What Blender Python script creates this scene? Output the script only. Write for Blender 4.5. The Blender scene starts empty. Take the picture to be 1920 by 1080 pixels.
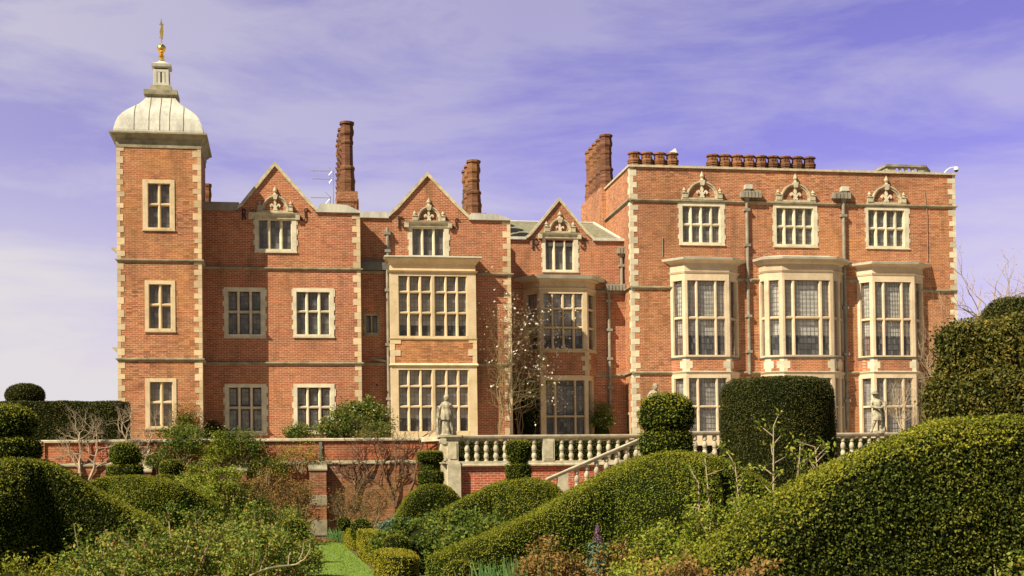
import bpy, bmesh, math, random
import numpy as np
from mathutils import Vector, Matrix, noise
rad = math.radians
random.seed(7); RNG = np.random.default_rng(7)
S = bpy.context.scene; COL = S.collection

# ------------------------------------------------------------------ camera
FPX, CX, CY = 2592.7, 960.0, 867.2          # focal length and principal point, in photo pixels
YAW, PITCH, ROLL, EYE = rad(9.3268), rad(1.2954), rad(-0.7652), 1.25
def cam_matrix():
    cy, sy, cp, sp, cr, sr = math.cos(YAW), math.sin(YAW), math.cos(PITCH), math.sin(PITCH), math.cos(ROLL), math.sin(ROLL)
    Yw = Matrix(((cy, -sy, 0), (sy, cy, 0), (0, 0, 1))); B = Matrix(((1, 0, 0), (0, 0, -1), (0, 1, 0)))
    Pm = Matrix(((1, 0, 0), (0, cp, sp), (0, -sp, cp))); Rm = Matrix(((cr, -sr, 0), (sr, cr, 0), (0, 0, 1)))
    return Rm @ Pm @ B @ Yw
CM = cam_matrix(); CMI = CM.transposed()
cam = bpy.data.objects.new("camera", bpy.data.cameras.new("camera")); COL.objects.link(cam)
r0, r1, r2 = CM[0], CM[1], CM[2]
cam.matrix_world = Matrix(((r0[0], -r1[0], -r2[0], 0), (r0[1], -r1[1], -r2[1], 0), (r0[2], -r1[2], -r2[2], EYE), (0, 0, 0, 1)))
cam.data.sensor_width = 36; cam.data.lens = FPX / 1920 * 36; cam.data.shift_y = (CY - 540) / 1920
cam.data.clip_start = 0.1; cam.data.clip_end = 3000
S.camera = cam
def P(u, v, Y):                              # point of the plane y = Y seen at photo pixel (u, v)
    d = CMI @ Vector(((u - CX) / FPX, (v - CY) / FPX, 1.0)); k = Y / d.y
    return Vector((d.x * k, Y, EYE + d.z * k))
def RC(u0, u1, v0, v1, Y):                   # pixel rectangle -> x0, x1, z0, z1 on plane y = Y
    um, vm = (u0 + u1) / 2, (v0 + v1) / 2
    return P(u0, vm, Y).x, P(u1, vm, Y).x, P(um, v1, Y).z, P(um, v0, Y).z

# ------------------------------------------------------------------ light
SUN = Vector((-1.57, -1.0, 1.74)).normalized()
W = bpy.data.worlds.new("World"); S.world = W; W.use_nodes = True
nt = W.node_tree; nt.nodes.clear()
def N(t, ty, **k):
    n = t.nodes.new(ty)
    for a, b in k.items():
        if a.startswith("i_"): n.inputs[int(a[2:]) if a[2:].isdigit() else a[2:].replace("_", " ")].default_value = b
        else: setattr(n, a, b)
    return n
out = N(nt, "ShaderNodeOutputWorld"); bg = N(nt, "ShaderNodeBackground")
sky = N(nt, "ShaderNodeTexSky", sky_type='NISHITA'); sky.sun_disc = False
sky.sun_elevation = math.asin(SUN.z); sky.sun_rotation = math.atan2(SUN.x, SUN.y) % (2 * math.pi)
sky.air_density = 1.0; sky.dust_density = 0.15; sky.ozone_density = 3.0
tint = N(nt, "ShaderNodeMix", data_type='RGBA', blend_type='MULTIPLY'); tint.inputs[0].default_value = 1
tint.inputs[7].default_value = (0.92, 0.52, 1.12, 1)
nt.links.new(sky.outputs[0], tint.inputs[6])
tcy = N(nt, "ShaderNodeTexCoord"); sy_ = N(nt, "ShaderNodeSeparateXYZ"); nt.links.new(tcy.outputs[0], sy_.inputs[0])
my_ = N(nt, "ShaderNodeMapRange"); my_.inputs[1].default_value = -0.1; my_.inputs[2].default_value = 0.6; nt.links.new(sy_.outputs[1], my_.inputs[0])
tm = N(nt, "ShaderNodeMix", data_type='RGBA'); tm.inputs[6].default_value = (0.78, 0.55, 0.40, 1); tm.inputs[7].default_value = (0.95, 0.53, 0.90, 1)  # unseen sky behind the camera tinted warm and dim to shape the fill
nt.links.new(my_.outputs[0], tm.inputs[0]); nt.links.new(tm.outputs[2], tint.inputs[7])
tc = N(nt, "ShaderNodeTexCoord"); mp = N(nt, "ShaderNodeMapping"); mp.inputs[2].default_value = (0.12, -0.62, 0.1)
mp.inputs[3].default_value = (1.25, 1.0, 5.2)
nt.links.new(tc.outputs[0], mp.inputs[0])
n1 = N(nt, "ShaderNodeTexNoise"); n1.inputs["Scale"].default_value = 2.3; n1.inputs["Detail"].default_value = 7; n1.inputs["Roughness"].default_value = 0.60; n1.inputs["Distortion"].default_value = 0.35
nt.links.new(mp.outputs[0], n1.inputs["Vector"])
cr = N(nt, "ShaderNodeValToRGB"); cr.color_ramp.elements[0].position = 0.43; cr.color_ramp.elements[1].position = 0.62
cr.color_ramp.elements[1].color = (0.75, 0.75, 0.75, 1)
nt.links.new(n1.outputs[0], cr.inputs[0])
# more cloud low down and towards the left of the picture (lower, hazier sky)
sep = N(nt, "ShaderNodeSeparateXYZ"); nt.links.new(tc.outputs[0], sep.inputs[0])
m1 = N(nt, "ShaderNodeMapRange"); m1.inputs[1].default_value = 0.03; m1.inputs[2].default_value = 0.24; m1.inputs[3].default_value = 0.92; m1.inputs[4].default_value = -0.04
nt.links.new(sep.outputs[2], m1.inputs[0])
m2 = N(nt, "ShaderNodeMapRange"); m2.inputs[1].default_value = -0.24; m2.inputs[2].default_value = 0.16; m2.inputs[3].default_value = 0.34; m2.inputs[4].default_value = 0.0
nt.links.new(sep.outputs[0], m2.inputs[0])
ad = N(nt, "ShaderNodeMath", operation='ADD'); nt.links.new(m1.outputs[0], ad.inputs[0]); nt.links.new(m2.outputs[0], ad.inputs[1])
ad2 = N(nt, "ShaderNodeMath", operation='MULTIPLY_ADD'); nt.links.new(cr.outputs[0], ad2.inputs[0]); ad2.inputs[1].default_value = 0.54
nt.links.new(ad.outputs[0], ad2.inputs[2]); ad2.use_clamp = True
mx = N(nt, "ShaderNodeMix", data_type='RGBA'); mx.inputs[7].default_value = (5.0, 4.75, 4.9, 1)
m3 = N(nt, "ShaderNodeMapRange"); m3.inputs[1].default_value = -0.1; m3.inputs[2].default_value = 0.6; m3.inputs[3].default_value = 0.08; m3.inputs[4].default_value = 1.0
nt.links.new(sep.outputs[1], m3.inputs[0])            # cloud kept to the house side; unseen sky thinned to weaken the fill
ad3 = N(nt, "ShaderNodeMath", operation='MULTIPLY'); nt.links.new(ad2.outputs[0], ad3.inputs[0]); nt.links.new(m3.outputs[0], ad3.inputs[1])
nt.links.new(ad3.outputs[0], mx.inputs[0]); nt.links.new(tint.outputs[2], mx.inputs[6])
nt.links.new(mx.outputs[2], bg.inputs[0]); bg.inputs[1].default_value = 0.088
nt.links.new(bg.outputs[0], out.inputs[0])
sl = bpy.data.lights.new("sun", 'SUN'); sl.energy = 5.0; sl.angle = rad(0.5); sl.color = (1.0, 0.89, 0.66)
so = bpy.data.objects.new("sun", sl); COL.objects.link(so); so.rotation_euler = SUN.to_track_quat('Z', 'Y').to_euler()
S.view_settings.view_transform = 'Standard'; S.view_settings.look = 'None'; S.view_settings.exposure = 0.8; S.view_settings.gamma = 1
S.cycles.max_bounces = 6; S.cycles.transparent_max_bounces = 12

# ------------------------------------------------------------------ object helpers
OFF = {}
def tag(o, label=None, cat=None, group=None, kind=None):
    if label: o["label"] = label
    if cat: o["category"] = cat
    if group: o["group"] = group
    if kind: o["kind"] = kind
    return o
def thing(name, loc, label, cat, group=None):
    o = bpy.data.objects.new(name, None); COL.objects.link(o); o.location = loc; o.empty_display_size = 0.3
    OFF[o] = Vector(loc); return tag(o, label, cat, group)
def link(name, me, m, parent, mats=None):
    o = bpy.data.objects.new(name, me); COL.objects.link(o)
    for q in (mats or [m]): me.materials.append(q)
    if parent: o.parent = parent; OFF[o] = OFF[parent]
    else: OFF[o] = Vector((0, 0, 0))
    return o
class Fr:                                    # a vertical plane: s along it, z up, d outwards
    def __init__(f, p, q=None, dx=None):
        f.o = Vector((p[0], p[1], 0))
        if q is not None: v = Vector((q[0] - p[0], q[1] - p[1], 0)); f.L = v.length; f.x = v / f.L
        else: f.x = Vector(dx); f.L = 0
        f.n = Vector((f.x.y, -f.x.x, 0))
    def p(f, s, z, d=0): return f.o + f.x * s + f.n * d + Vector((0, 0, z))
def FY(Y): return Fr((0, Y), dx=(1, 0, 0))   # plane facing the camera at depth Y, s = x
class MB:
    def __init__(m): m.v = []; m.f = []; m.mi = []; m.cur = 0
    def face(m, pts):
        b = len(m.v); m.v += [tuple(p) for p in pts]; m.f.append(tuple(range(b, b + len(pts)))); m.mi.append(m.cur)
    def prism(m, a, b):                      # two matching rings, capped
        n = len(a); k = len(m.v); m.v += [tuple(p) for p in a] + [tuple(p) for p in b]
        for i in range(n):
            j = (i + 1) % n; m.f.append((k + i, k + j, k + n + j, k + n + i)); m.mi.append(m.cur)
        m.f.append(tuple(range(k + n - 1, k - 1, -1))); m.f.append(tuple(range(k + n, k + 2 * n))); m.mi += [m.cur] * 2
    def box(m, F, s0, s1, z0, z1, d0, d1):
        a = [F.p(s0, z0, d1), F.p(s1, z0, d1), F.p(s1, z1, d1), F.p(s0, z1, d1)]
        b = [F.p(s0, z0, d0), F.p(s1, z0, d0), F.p(s1, z1, d0), F.p(s0, z1, d0)]
        m.prism(b, a)
    def poly(m, F, pts, d0, d1):             # outline in (s, z) extruded between d0 and d1
        m.prism([F.p(s, z, d0) for s, z in pts], [F.p(s, z, d1) for s, z in pts])
    def vbar(m, F, s, w, z0, z1, d0, d1, c=0.5):   # chamfered upright
        pr = [(-w / 2, d0), (w / 2, d0), (w / 2, d0 + (d1 - d0) * c), (w * .22, d1), (-w * .22, d1), (-w / 2, d0 + (d1 - d0) * c)]
        m.prism([F.p(s + a, z0, d) for a, d in pr], [F.p(s + a, z1, d) for a, d in pr])
    def hbar(m, F, s0, s1, z, w, d0, d1, c=0.5):
        pr = [(-w / 2, d0), (-w / 2, d0 + (d1 - d0) * c), (-w * .22, d1), (w * .22, d1), (w / 2, d0 + (d1 - d0) * c), (w / 2, d0)]
        m.prism([F.p(s0, z + a, d) for a, d in pr], [F.p(s1, z + a, d) for a, d in pr])
    def profile(m, F, s0, s1, pr, ret=0.0):  # moulding: pr = [(z, d)...] swept along s, mitred ends by ret
        e = lambda d: ret * d
        m.prism([F.p(s0 - e(d), z, d) for z, d in pr], [F.p(s1 + e(d), z, d) for z, d in pr])
    def lathe(m, c, pr, n=12, rot=0.0, sq=False):    # pr = [(r, z)...] about the vertical axis through c
        k = len(m.v); c = Vector(c)
        for r, z in pr:
            for i in range(n):
                a = rot + 2 * math.pi * i / n; m.v.append((c.x + r * math.cos(a), c.y + r * math.sin(a), c.z + z))
        for q in range(len(pr) - 1):
            for i in range(n):
                j = (i + 1) % n; m.f.append((k + q * n + i, k + q * n + j, k + (q + 1) * n + j, k + (q + 1) * n + i)); m.mi.append(m.cur)
        m.f.append(tuple(range(k + n - 1, k - 1, -1))); b = k + (len(pr) - 1) * n; m.f.append(tuple(range(b, b + n))); m.mi += [m.cur] * 2
    def tube(m, pts, r, n=6):
        pts = [Vector(p) for p in pts]; k = len(m.v)
        rs = r if isinstance(r, (list, tuple)) else [r] * len(pts)
        up = Vector((0.31, 0.17, 0.93)).normalized()
        for i, p in enumerate(pts):
            t = (pts[min(i + 1, len(pts) - 1)] - pts[max(i - 1, 0)]); t = t.normalized() if t.length > 1e-9 else Vector((0, 0, 1))
            a = t.cross(up); a = a.normalized() if a.length > 1e-3 else t.cross(Vector((1, 0, 0))).normalized(); b = t.cross(a)
            for j in range(n):
                q = 2 * math.pi * j / n; m.v.append(tuple(p + (a * math.cos(q) + b * math.sin(q)) * rs[i]))
        for i in range(len(pts) - 1):
            for j in range(n):
                jj = (j + 1) % n; m.f.append((k + i * n + j, k + i * n + jj, k + (i + 1) * n + jj, k + (i + 1) * n + j)); m.mi.append(m.cur)
        m.f.append(tuple(range(k + n - 1, k - 1, -1))); b = k + (len(pts) - 1) * n; m.f.append(tuple(range(b, b + n))); m.mi += [m.cur] * 2
    def build(m, name, mat, parent=None, smooth=False, bevel=0, origin=None):
        me = bpy.data.meshes.new(name); off = OFF[parent] if parent else (Vector(origin) if origin is not None else Vector((0, 0, 0)))
        me.from_pydata([(x - off.x, y - off.y, z - off.z) for x, y, z in m.v], [], m.f)
        o = link(name, me, mat if not isinstance(mat, list) else None, parent, mat if isinstance(mat, list) else None)
        if isinstance(mat, list): me.polygons.foreach_set("material_index", m.mi)
        bm = bmesh.new(); bm.from_mesh(me); bmesh.ops.recalc_face_normals(bm, faces=bm.faces); bm.to_mesh(me); bm.free()
        if smooth:
            me.polygons.foreach_set("use_smooth", [True] * len(me.polygons))
            try: me.set_sharp_from_angle(angle=rad(40))
            except Exception: pass
        if not parent and origin is not None: o.location = off; OFF[o] = off
        return o

# ------------------------------------------------------------------ materials
def mat(name):
    m = bpy.data.materials.new(name); m.use_nodes = True; t = m.node_tree; t.nodes.clear()
    o = N(t, "ShaderNodeOutputMaterial"); p = N(t, "ShaderNodeBsdfPrincipled"); t.links.new(p.outputs[0], o.inputs[0])
    return m, t, p, o
def ramp(t, src, stops):
    r = N(t, "ShaderNodeValToRGB"); e = r.color_ramp.elements
    while len(e) < len(stops): e.new(0.5)
    for k, (a, c) in enumerate(stops): e[k].position = a; e[k].color = (*c, 1) if len(c) == 3 else c
    t.links.new(src, r.inputs[0]); return r.outputs[0]
def tnoise(t, sc, det=4, vec=None, rough=0.55, dist=0.0):
    n = N(t, "ShaderNodeTexNoise"); n.inputs["Scale"].default_value = sc; n.inputs["Detail"].default_value = det
    n.inputs["Roughness"].default_value = rough; n.inputs["Distortion"].default_value = dist
    if vec is not None: t.links.new(vec, n.inputs["Vector"])
    return n.outputs[0]
def mixc(t, f, a, b, mode='MIX'):
    m = N(t, "ShaderNodeMix", data_type='RGBA', blend_type=mode)
    for i, x in ((0, f), (6, a), (7, b)):
        if isinstance(x, (int, float)): m.inputs[i].default_value = x
        elif isinstance(x, tuple): m.inputs[i].default_value = (*x, 1) if len(x) == 3 else x
        else: t.links.new(x, m.inputs[i])
    return m.outputs[2]
def geo(t): return N(t, "ShaderNodeNewGeometry")
def simple(name, c, rough=0.8, var=0.25, sc=3.0, metal=0.0, bump=0.0, c2=None, vstreak=False, spec=0.4):
    m, t, p, o = mat(name); g = geo(t); vec = g.outputs[0]
    if vstreak:
        mm = N(t, "ShaderNodeMapping"); mm.inputs[3].default_value = (1, 1, 0.22); t.links.new(vec, mm.inputs[0]); vec = mm.outputs[0]
    n = tnoise(t, sc, 6, vec); n2 = tnoise(t, sc * 9, 4, vec)
    c2 = c2 or tuple(x * (1 - var) for x in c)
    a = ramp(t, n, [(0.35, c2), (0.62, c)]); b = mixc(t, 0.35, a, ramp(t, n2, [(0.3, tuple(x * (1 - var) for x in c)), (0.7, tuple(min(1, x * (1 + var * .5)) for x in c))]))
    if 'lime' in name or 'stone' in name: b = mixc(t, 1.0, b, ramp(t, g.outputs["Random Per Island"], [(0.0, (0.74, 0.72, 0.68)), (0.45, (0.95, 0.95, 0.94)), (1.0, (1.10, 1.07, 1.0))]), 'MULTIPLY'); st_ = N(t, 'ShaderNodeMath', operation='MULTIPLY'); t.links.new(ramp(t, tnoise(t, 2.7, 8, g.outputs[0], .7), [(0.55, (0, 0, 0)), (0.72, (1, 1, 1))]), st_.inputs[0]); st_.inputs[1].default_value = .55; b = mixc(t, st_.outputs[0], b, tuple(x * .42 for x in c))
    t.links.new(b, p.inputs["Base Color"]); p.inputs["Roughness"].default_value = rough; p.inputs["Metallic"].default_value = metal
    p.inputs["Specular IOR Level"].default_value = spec
    if bump:
        bp = N(t, "ShaderNodeBump"); bp.inputs[0].default_value = bump; bp.inputs[1].default_value = 0.02; t.links.new(n2, bp.inputs[2]); t.links.new(bp.outputs[0], p.inputs["Normal"])
    return m
def brick(name, ca, cb, mortar, stain=(0.11, 0.075, 0.035), stain_amt=0.62, ochre=(0.50, 0.24, 0.07), ochre_amt=0.4, dark_amt=0.35, white=0.0, bw=0.225, bh=0.075, mo=0.011):
    m, t, p, o = mat(name); g = geo(t); s = N(t, "ShaderNodeSeparateXYZ"); t.links.new(g.outputs[0], s.inputs[0])
    a = N(t, "ShaderNodeMath", operation='ADD'); t.links.new(s.outputs[0], a.inputs[0]); t.links.new(s.outputs[1], a.inputs[1])
    cv = N(t, "ShaderNodeCombineXYZ"); t.links.new(a.outputs[0], cv.inputs[0]); t.links.new(s.outputs[2], cv.inputs[1])
    b = N(t, "ShaderNodeTexBrick"); b.offset = 0.5; b.offset_frequency = 2
    t.links.new(cv.outputs[0], b.inputs["Vector"]); b.inputs["Scale"].default_value = 1.0
    b.inputs["Brick Width"].default_value = bw; b.inputs["Row Height"].default_value = bh
    b.inputs["Mortar Size"].default_value = mo; b.inputs["Mortar Smooth"].default_value = 0.3; b.inputs["Bias"].default_value = -0.1
    b.inputs["Color1"].default_value = (*ca, 1); b.inputs["Color2"].default_value = (*cb, 1); b.inputs["Mortar"].default_value = (*mortar, 1)
    # burnt headers: dark bricks scattered by a brick-sized white noise
    mp_ = N(t, "ShaderNodeMapping"); mp_.inputs[3].default_value = (1 / bw, 1 / bh, 1); t.links.new(cv.outputs[0], mp_.inputs[0])
    v = N(t, "ShaderNodeTexVoronoi"); v.inputs["Scale"].default_value = 1.0; v.inputs["Randomness"].default_value = 0.35; t.links.new(mp_.outputs[0], v.inputs["Vector"])
    rr = N(t, "ShaderNodeSeparateXYZ"); t.links.new(v.outputs["Color"], rr.inputs[0])
    patch = tnoise(t, 0.55, 4, g.outputs[0])
    dk = N(t, "ShaderNodeMath", operation='MULTIPLY'); t.links.new(ramp(t, rr.outputs[0], [(0.55, (0, 0, 0)), (0.7, (1, 1, 1))]), dk.inputs[0])
    t.links.new(ramp(t, patch, [(0.36, (0.15, 0.15, 0.15)), (0.6, (1, 1, 1))]), dk.inputs[1])
    dk2 = N(t, "ShaderNodeMath", operation='MULTIPLY'); t.links.new(dk.outputs[0], dk2.inputs[0]); dk2.inputs[1].default_value = dark_amt
    c = mixc(t, dk2.outputs[0], b.outputs[0], (0.085, 0.032, 0.022))
    lt = N(t, "ShaderNodeMath", operation='MULTIPLY'); t.links.new(ramp(t, rr.outputs[1], [(0.72, (0, 0, 0)), (0.85, (1, 1, 1))]), lt.inputs[0]); lt.inputs[1].default_value = 0.45
    c = mixc(t, lt.outputs[0], c, tuple(min(1, x * 1.35 + .02) for x in ca))
    # ochre areas, dirt streaks, efflorescence
    n1 = tnoise(t, 0.33, 5, g.outputs[0], 0.6); k1 = N(t, "ShaderNodeMath", operation='MULTIPLY'); t.links.new(ramp(t, n1, [(0.42, (0, 0, 0)), (0.66, (1, 1, 1))]), k1.inputs[0]); k1.inputs[1].default_value = ochre_amt
    c = mixc(t, k1.outputs[0], c, mixc(t, 0.7, c, ochre, 'MIX'))
    mp2 = N(t, "ShaderNodeMapping"); mp2.inputs[3].default_value = (1.6, 1.6, 0.35); t.links.new(g.outputs[0], mp2.inputs[0])
    n2 = tnoise(t, 1.1, 6, mp2.outputs[0], 0.62); k2 = N(t, "ShaderNodeMath", operation='MULTIPLY'); t.links.new(ramp(t, n2, [(0.52, (0, 0, 0)), (0.75, (1, 1, 1))]), k2.inputs[0]); k2.inputs[1].default_value = stain_amt
    c = mixc(t, k2.outputs[0], c, stain)
    n3 = tnoise(t, 14, 3, g.outputs[0]); c = mixc(t, 0.30, c, ramp(t, n3, [(0.3, (0.55, 0.55, 0.55)), (0.7, (1.35, 1.35, 1.35))]), 'MULTIPLY')
    if white:
        n4 = tnoise(t, 1.7, 8, g.outputs[0], 0.7); k4 = N(t, "ShaderNodeMath", operation='MULTIPLY'); t.links.new(ramp(t, n4, [(0.56, (0, 0, 0)), (0.7, (1, 1, 1))]), k4.inputs[0]); k4.inputs[1].default_value = white
        c = mixc(t, k4.outputs[0], c, (0.52, 0.42, 0.33))
    c = mixc(t, 1.0, c, ramp(t, tnoise(t, 0.19, 6, g.outputs[0], .7), [(0.32, (0.60, 0.60, 0.66)), (0.5, (0.84, 0.82, 0.88)), (0.68, (0.97, 0.93, 0.94))]), 'MULTIPLY')
    c = mixc(t, 1.0, c, ramp(t, rr.outputs[2], [(0.0, (0.88, 0.84, 0.84)), (0.5, (0.98, 0.98, 0.98)), (1.0, (1.08, 1.10, 1.10))]), 'MULTIPLY')
    t.links.new(c, p.inputs["Base Color"]); p.inputs["Roughness"].default_value = 0.92; p.inputs["Specular IOR Level"].default_value = 0.2
    bp = N(t, "ShaderNodeBump"); bp.inputs[0].default_value = 0.5; bp.inputs[1].default_value = 0.012; bp.invert = True
    t.links.new(b.outputs["Fac"], bp.inputs[2]); t.links.new(bp.outputs[0], p.inputs["Normal"])
    return m
M = {}
M['brick_tower'] = brick("brick_tower", (0.46, 0.165, 0.070), (0.36, 0.120, 0.055), (0.60, 0.42, 0.25), dark_amt=0.6, ochre=(0.62, 0.30, 0.085), ochre_amt=.55)
M['brick_red'] = brick("brick_red", (0.44, 0.142, 0.062), (0.35, 0.105, 0.050), (0.64, 0.44, 0.28), dark_amt=0.22, ochre_amt=.3)
M['brick_right'] = brick("brick_right", (0.45, 0.155, 0.062), (0.36, 0.118, 0.050), (0.66, 0.47, 0.29), dark_amt=0.4, ochre=(0.56, 0.26, 0.075))
M['brick_wall'] = brick("brick_wall", (0.47, 0.115, 0.045), (0.34, 0.08, 0.036), (0.55, 0.33, 0.20), dark_amt=0.3, bh=0.078, mo=0.012)
M['brick_old'] = brick("brick_old", (0.36, 0.13, 0.055), (0.24, 0.085, 0.042), (0.42, 0.28, 0.15), dark_amt=0.5, stain_amt=.6, white=.55, ochre_amt=.7, bh=0.078)
M['brick_new'] = brick("brick_new", (0.52, 0.105, 0.045), (0.42, 0.075, 0.035), (0.60, 0.40, 0.27), dark_amt=0.12, stain_amt=.15, ochre_amt=.1, bh=0.078, mo=0.013)
M['brick_chimney'] = brick("brick_chimney", (0.20, 0.078, 0.040), (0.11, 0.045, 0.028), (0.22, 0.13, 0.08), dark_amt=.6, stain_amt=.7, ochre_amt=.5)
M['stone'] = simple("dressed_limestone", (0.65, 0.52, 0.355), .85, .22, 1.7, bump=.25, c2=(0.50, 0.38, 0.21))
M['stone_pale'] = simple("pale_limestone", (0.68, 0.62, 0.48), .85, .2, 2.2, bump=.25, c2=(0.45, 0.40, 0.30))
M['stone_bay'] = simple("bay_limestone", (0.66, 0.535, 0.39), .85, .22, 1.3, bump=.2, c2=(0.47, 0.37, 0.26))
M['stone_weather'] = simple("weathered_stone", (0.36, 0.32, 0.22), .9, .4, 2.5, bump=.5, c2=(0.13, 0.12, 0.08))
M['stone_grey'] = simple("grey_garden_stone", (0.56, 0.50, 0.37), .9, .35, 5, bump=.5, c2=(0.29, 0.26, 0.18))
M['statue_stone'] = simple("statue_stone", (0.46, 0.42, 0.32), .9, .4, 7, bump=.8, c2=(0.10, 0.095, 0.06))
M['lead'] = simple("sheet_lead", (0.56, 0.54, 0.45), .55, .3, 1.6, bump=.2, c2=(0.34, 0.34, 0.31), vstreak=True)
M['lead_dome'] = simple("dome_lead", (0.56, 0.545, 0.48), .6, .4, 2.6, bump=.4, c2=(0.30, 0.29, 0.26), vstreak=True)
M['lead_dark'] = simple("dark_lead", (0.16, 0.16, 0.14), .6, .4, 2, c2=(0.07, 0.07, 0.06))
M['lead_pipe'] = simple("lead_pipe", (0.30, 0.27, 0.22), .6, .4, 3, c2=(0.15, 0.13, 0.10))
M['slate'] = simple("stone_slate", (0.24, 0.23, 0.16), .9, .5, 6, bump=.8, c2=(0.12, 0.11, 0.07))
M['iron'] = simple("wrought_iron", (0.045, 0.025, 0.018), .7, .3, 8)
M['came'] = simple("lead_came", (0.085, 0.08, 0.08), .6, .2, 8)
M['casement'] = simple("casement_iron", (0.055, 0.025, 0.022), .6, .2, 8)
M['white'] = simple("white_paint", (0.80, 0.79, 0.74), .4, .05, 8)
M['black'] = simple("dark_plastic", (0.03, 0.03, 0.035), .3, .1, 8)
M['alu'] = simple("aluminium", (0.5, 0.5, 0.52), .4, .1, 8, metal=.6)
M['interior'] = simple("interior_plaster", (0.09, 0.08, 0.075), .9, .2, 1)
M['blind'] = simple("linen_blind", (0.88, 0.84, 0.74), .9, .12, 2)
M['curtain'] = simple("net_curtain", (0.62, 0.58, 0.52), .9, .35, 6)
M['curtain_dim'] = simple("grey_net_curtain", (0.34, 0.31, 0.29), .9, .3, 6)
M['gold'] = simple("gilding", (0.95, 0.62, 0.16), .28, .1, 5, metal=1.0)
M['door'] = simple("dark_door", (0.06, 0.035, 0.02), .5, .3, 5)
def glassmat():
    m, t, p, o = mat("old_glass"); g = geo(t); r = g.outputs["Random Per Island"]
    t.links.new(ramp(t, r, [(0.0, (0.10, 0.10, 0.115)), (0.5, (0.20, 0.195, 0.21)), (1.0, (0.36, 0.35, 0.36))]), p.inputs["Base Color"]); p.inputs["Roughness"].default_value = 0.10; p.inputs["IOR"].default_value = 1.75
    bp = N(t, "ShaderNodeBump"); bp.inputs[0].default_value = 0.25; bp.inputs[1].default_value = 0.02; t.links.new(tnoise(t, 5, 2, g.outputs[0]), bp.inputs[2])
    t.links.new(bp.outputs[0], p.inputs["Normal"])
    tr = N(t, "ShaderNodeBsdfTransparent"); tr.inputs[0].default_value = (0.93, 0.94, 0.95, 1)
    mx = N(t, "ShaderNodeMixShader"); mx.inputs[0].default_value = 0.64
    t.links.new(p.outputs[0], mx.inputs[1]); t.links.new(tr.outputs[0], mx.inputs[2]); t.links.new(mx.outputs[0], o.inputs[0]); return m
M['glass'] = glassmat()
def leafmat(name, cols, rough=0.55, trans=0.25, sc=1.2, spec=0.14, patch=None):
    m, t, p, o = mat(name); g = geo(t); r = g.outputs["Random Per Island"]
    stops = [(i / (len(cols) - 1), c) for i, c in enumerate(cols)]
    n = tnoise(t, sc, 3, g.outputs[0]); ad = N(t, "ShaderNodeMath", operation='MULTIPLY_ADD'); t.links.new(n, ad.inputs[0]); ad.inputs[1].default_value = 0.9
    k = N(t, "ShaderNodeMath", operation='MULTIPLY_ADD'); t.links.new(r, k.inputs[0]); k.inputs[1].default_value = 0.75; k.inputs[2].default_value = -0.33; t.links.new(k.outputs[0], ad.inputs[2])
    c = ramp(t, ad.outputs[0], stops)
    if patch:
        q = ramp(t, tnoise(t, patch[1], 2, g.outputs[0]), [(patch[2], (0, 0, 0)), (patch[2] + .08, (1, 1, 1))]); c = mixc(t, q, c, patch[0])
    t.links.new(c, p.inputs["Base Color"]); p.inputs["Roughness"].default_value = rough; p.inputs["Specular IOR Level"].default_value = spec
    tl = N(t, "ShaderNodeBsdfTranslucent"); t.links.new(c, tl.inputs[0]); mx = N(t, "ShaderNodeMixShader"); mx.inputs[0].default_value = trans
    t.links.new(p.outputs[0], mx.inputs[1]); t.links.new(tl.outputs[0], mx.inputs[2]); t.links.new(mx.outputs[0], o.inputs[0]); return m
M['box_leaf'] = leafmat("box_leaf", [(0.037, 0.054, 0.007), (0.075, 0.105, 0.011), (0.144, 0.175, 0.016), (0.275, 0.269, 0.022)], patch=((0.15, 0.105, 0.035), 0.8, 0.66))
M['box_bright'] = leafmat("bright_box_leaf", [(0.07, 0.09, 0.008), (0.13, 0.152, 0.012), (0.22, 0.22, 0.018), (0.34, 0.30, 0.028)])  # hedge crests take this colour to look sunlit; one shrub uses it plainly
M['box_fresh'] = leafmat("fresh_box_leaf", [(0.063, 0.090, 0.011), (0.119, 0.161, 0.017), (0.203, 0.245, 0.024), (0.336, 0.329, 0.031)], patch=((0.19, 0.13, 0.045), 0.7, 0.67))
M['box_dark'] = leafmat("dark_box_leaf", [(0.023, 0.036, 0.007), (0.049, 0.070, 0.010), (0.111, 0.130, 0.016), (0.260, 0.247, 0.033)], patch=((0.13, 0.09, 0.04), 0.9, 0.70))
M['box_yellow'] = leafmat("golden_box_leaf", [(0.09, 0.10, 0.010), (0.20, 0.20, 0.015), (0.33, 0.29, 0.022), (0.42, 0.30, 0.04)])
M['box_brown'] = leafmat("bronzed_box_leaf", [(0.05, 0.055, 0.01), (0.11, 0.12, 0.015), (0.23, 0.19, 0.025), (0.34, 0.15, 0.035)])
M['yew_leaf'] = leafmat("yew_leaf", [(0.019, 0.027, 0.008), (0.038, 0.046, 0.011), (0.074, 0.074, 0.016), (0.135, 0.115, 0.027)], trans=.1)
M['holm_leaf'] = leafmat("evergreen_oak_leaf", [(0.029, 0.039, 0.008), (0.069, 0.075, 0.014), (0.149, 0.132, 0.023), (0.276, 0.207, 0.046)], rough=.5)
M['shrub_leaf'] = leafmat("shrub_leaf", [(0.03, 0.055, 0.01), (0.06, 0.105, 0.013), (0.13, 0.17, 0.02), (0.26, 0.24, 0.04)], sc=3)
M['rose_leaf'] = leafmat("rose_leaf", [(0.035, 0.06, 0.010), (0.08, 0.13, 0.016), (0.17, 0.22, 0.03), (0.28, 0.29, 0.05), (0.34, 0.10, 0.03)], sc=6)
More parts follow.
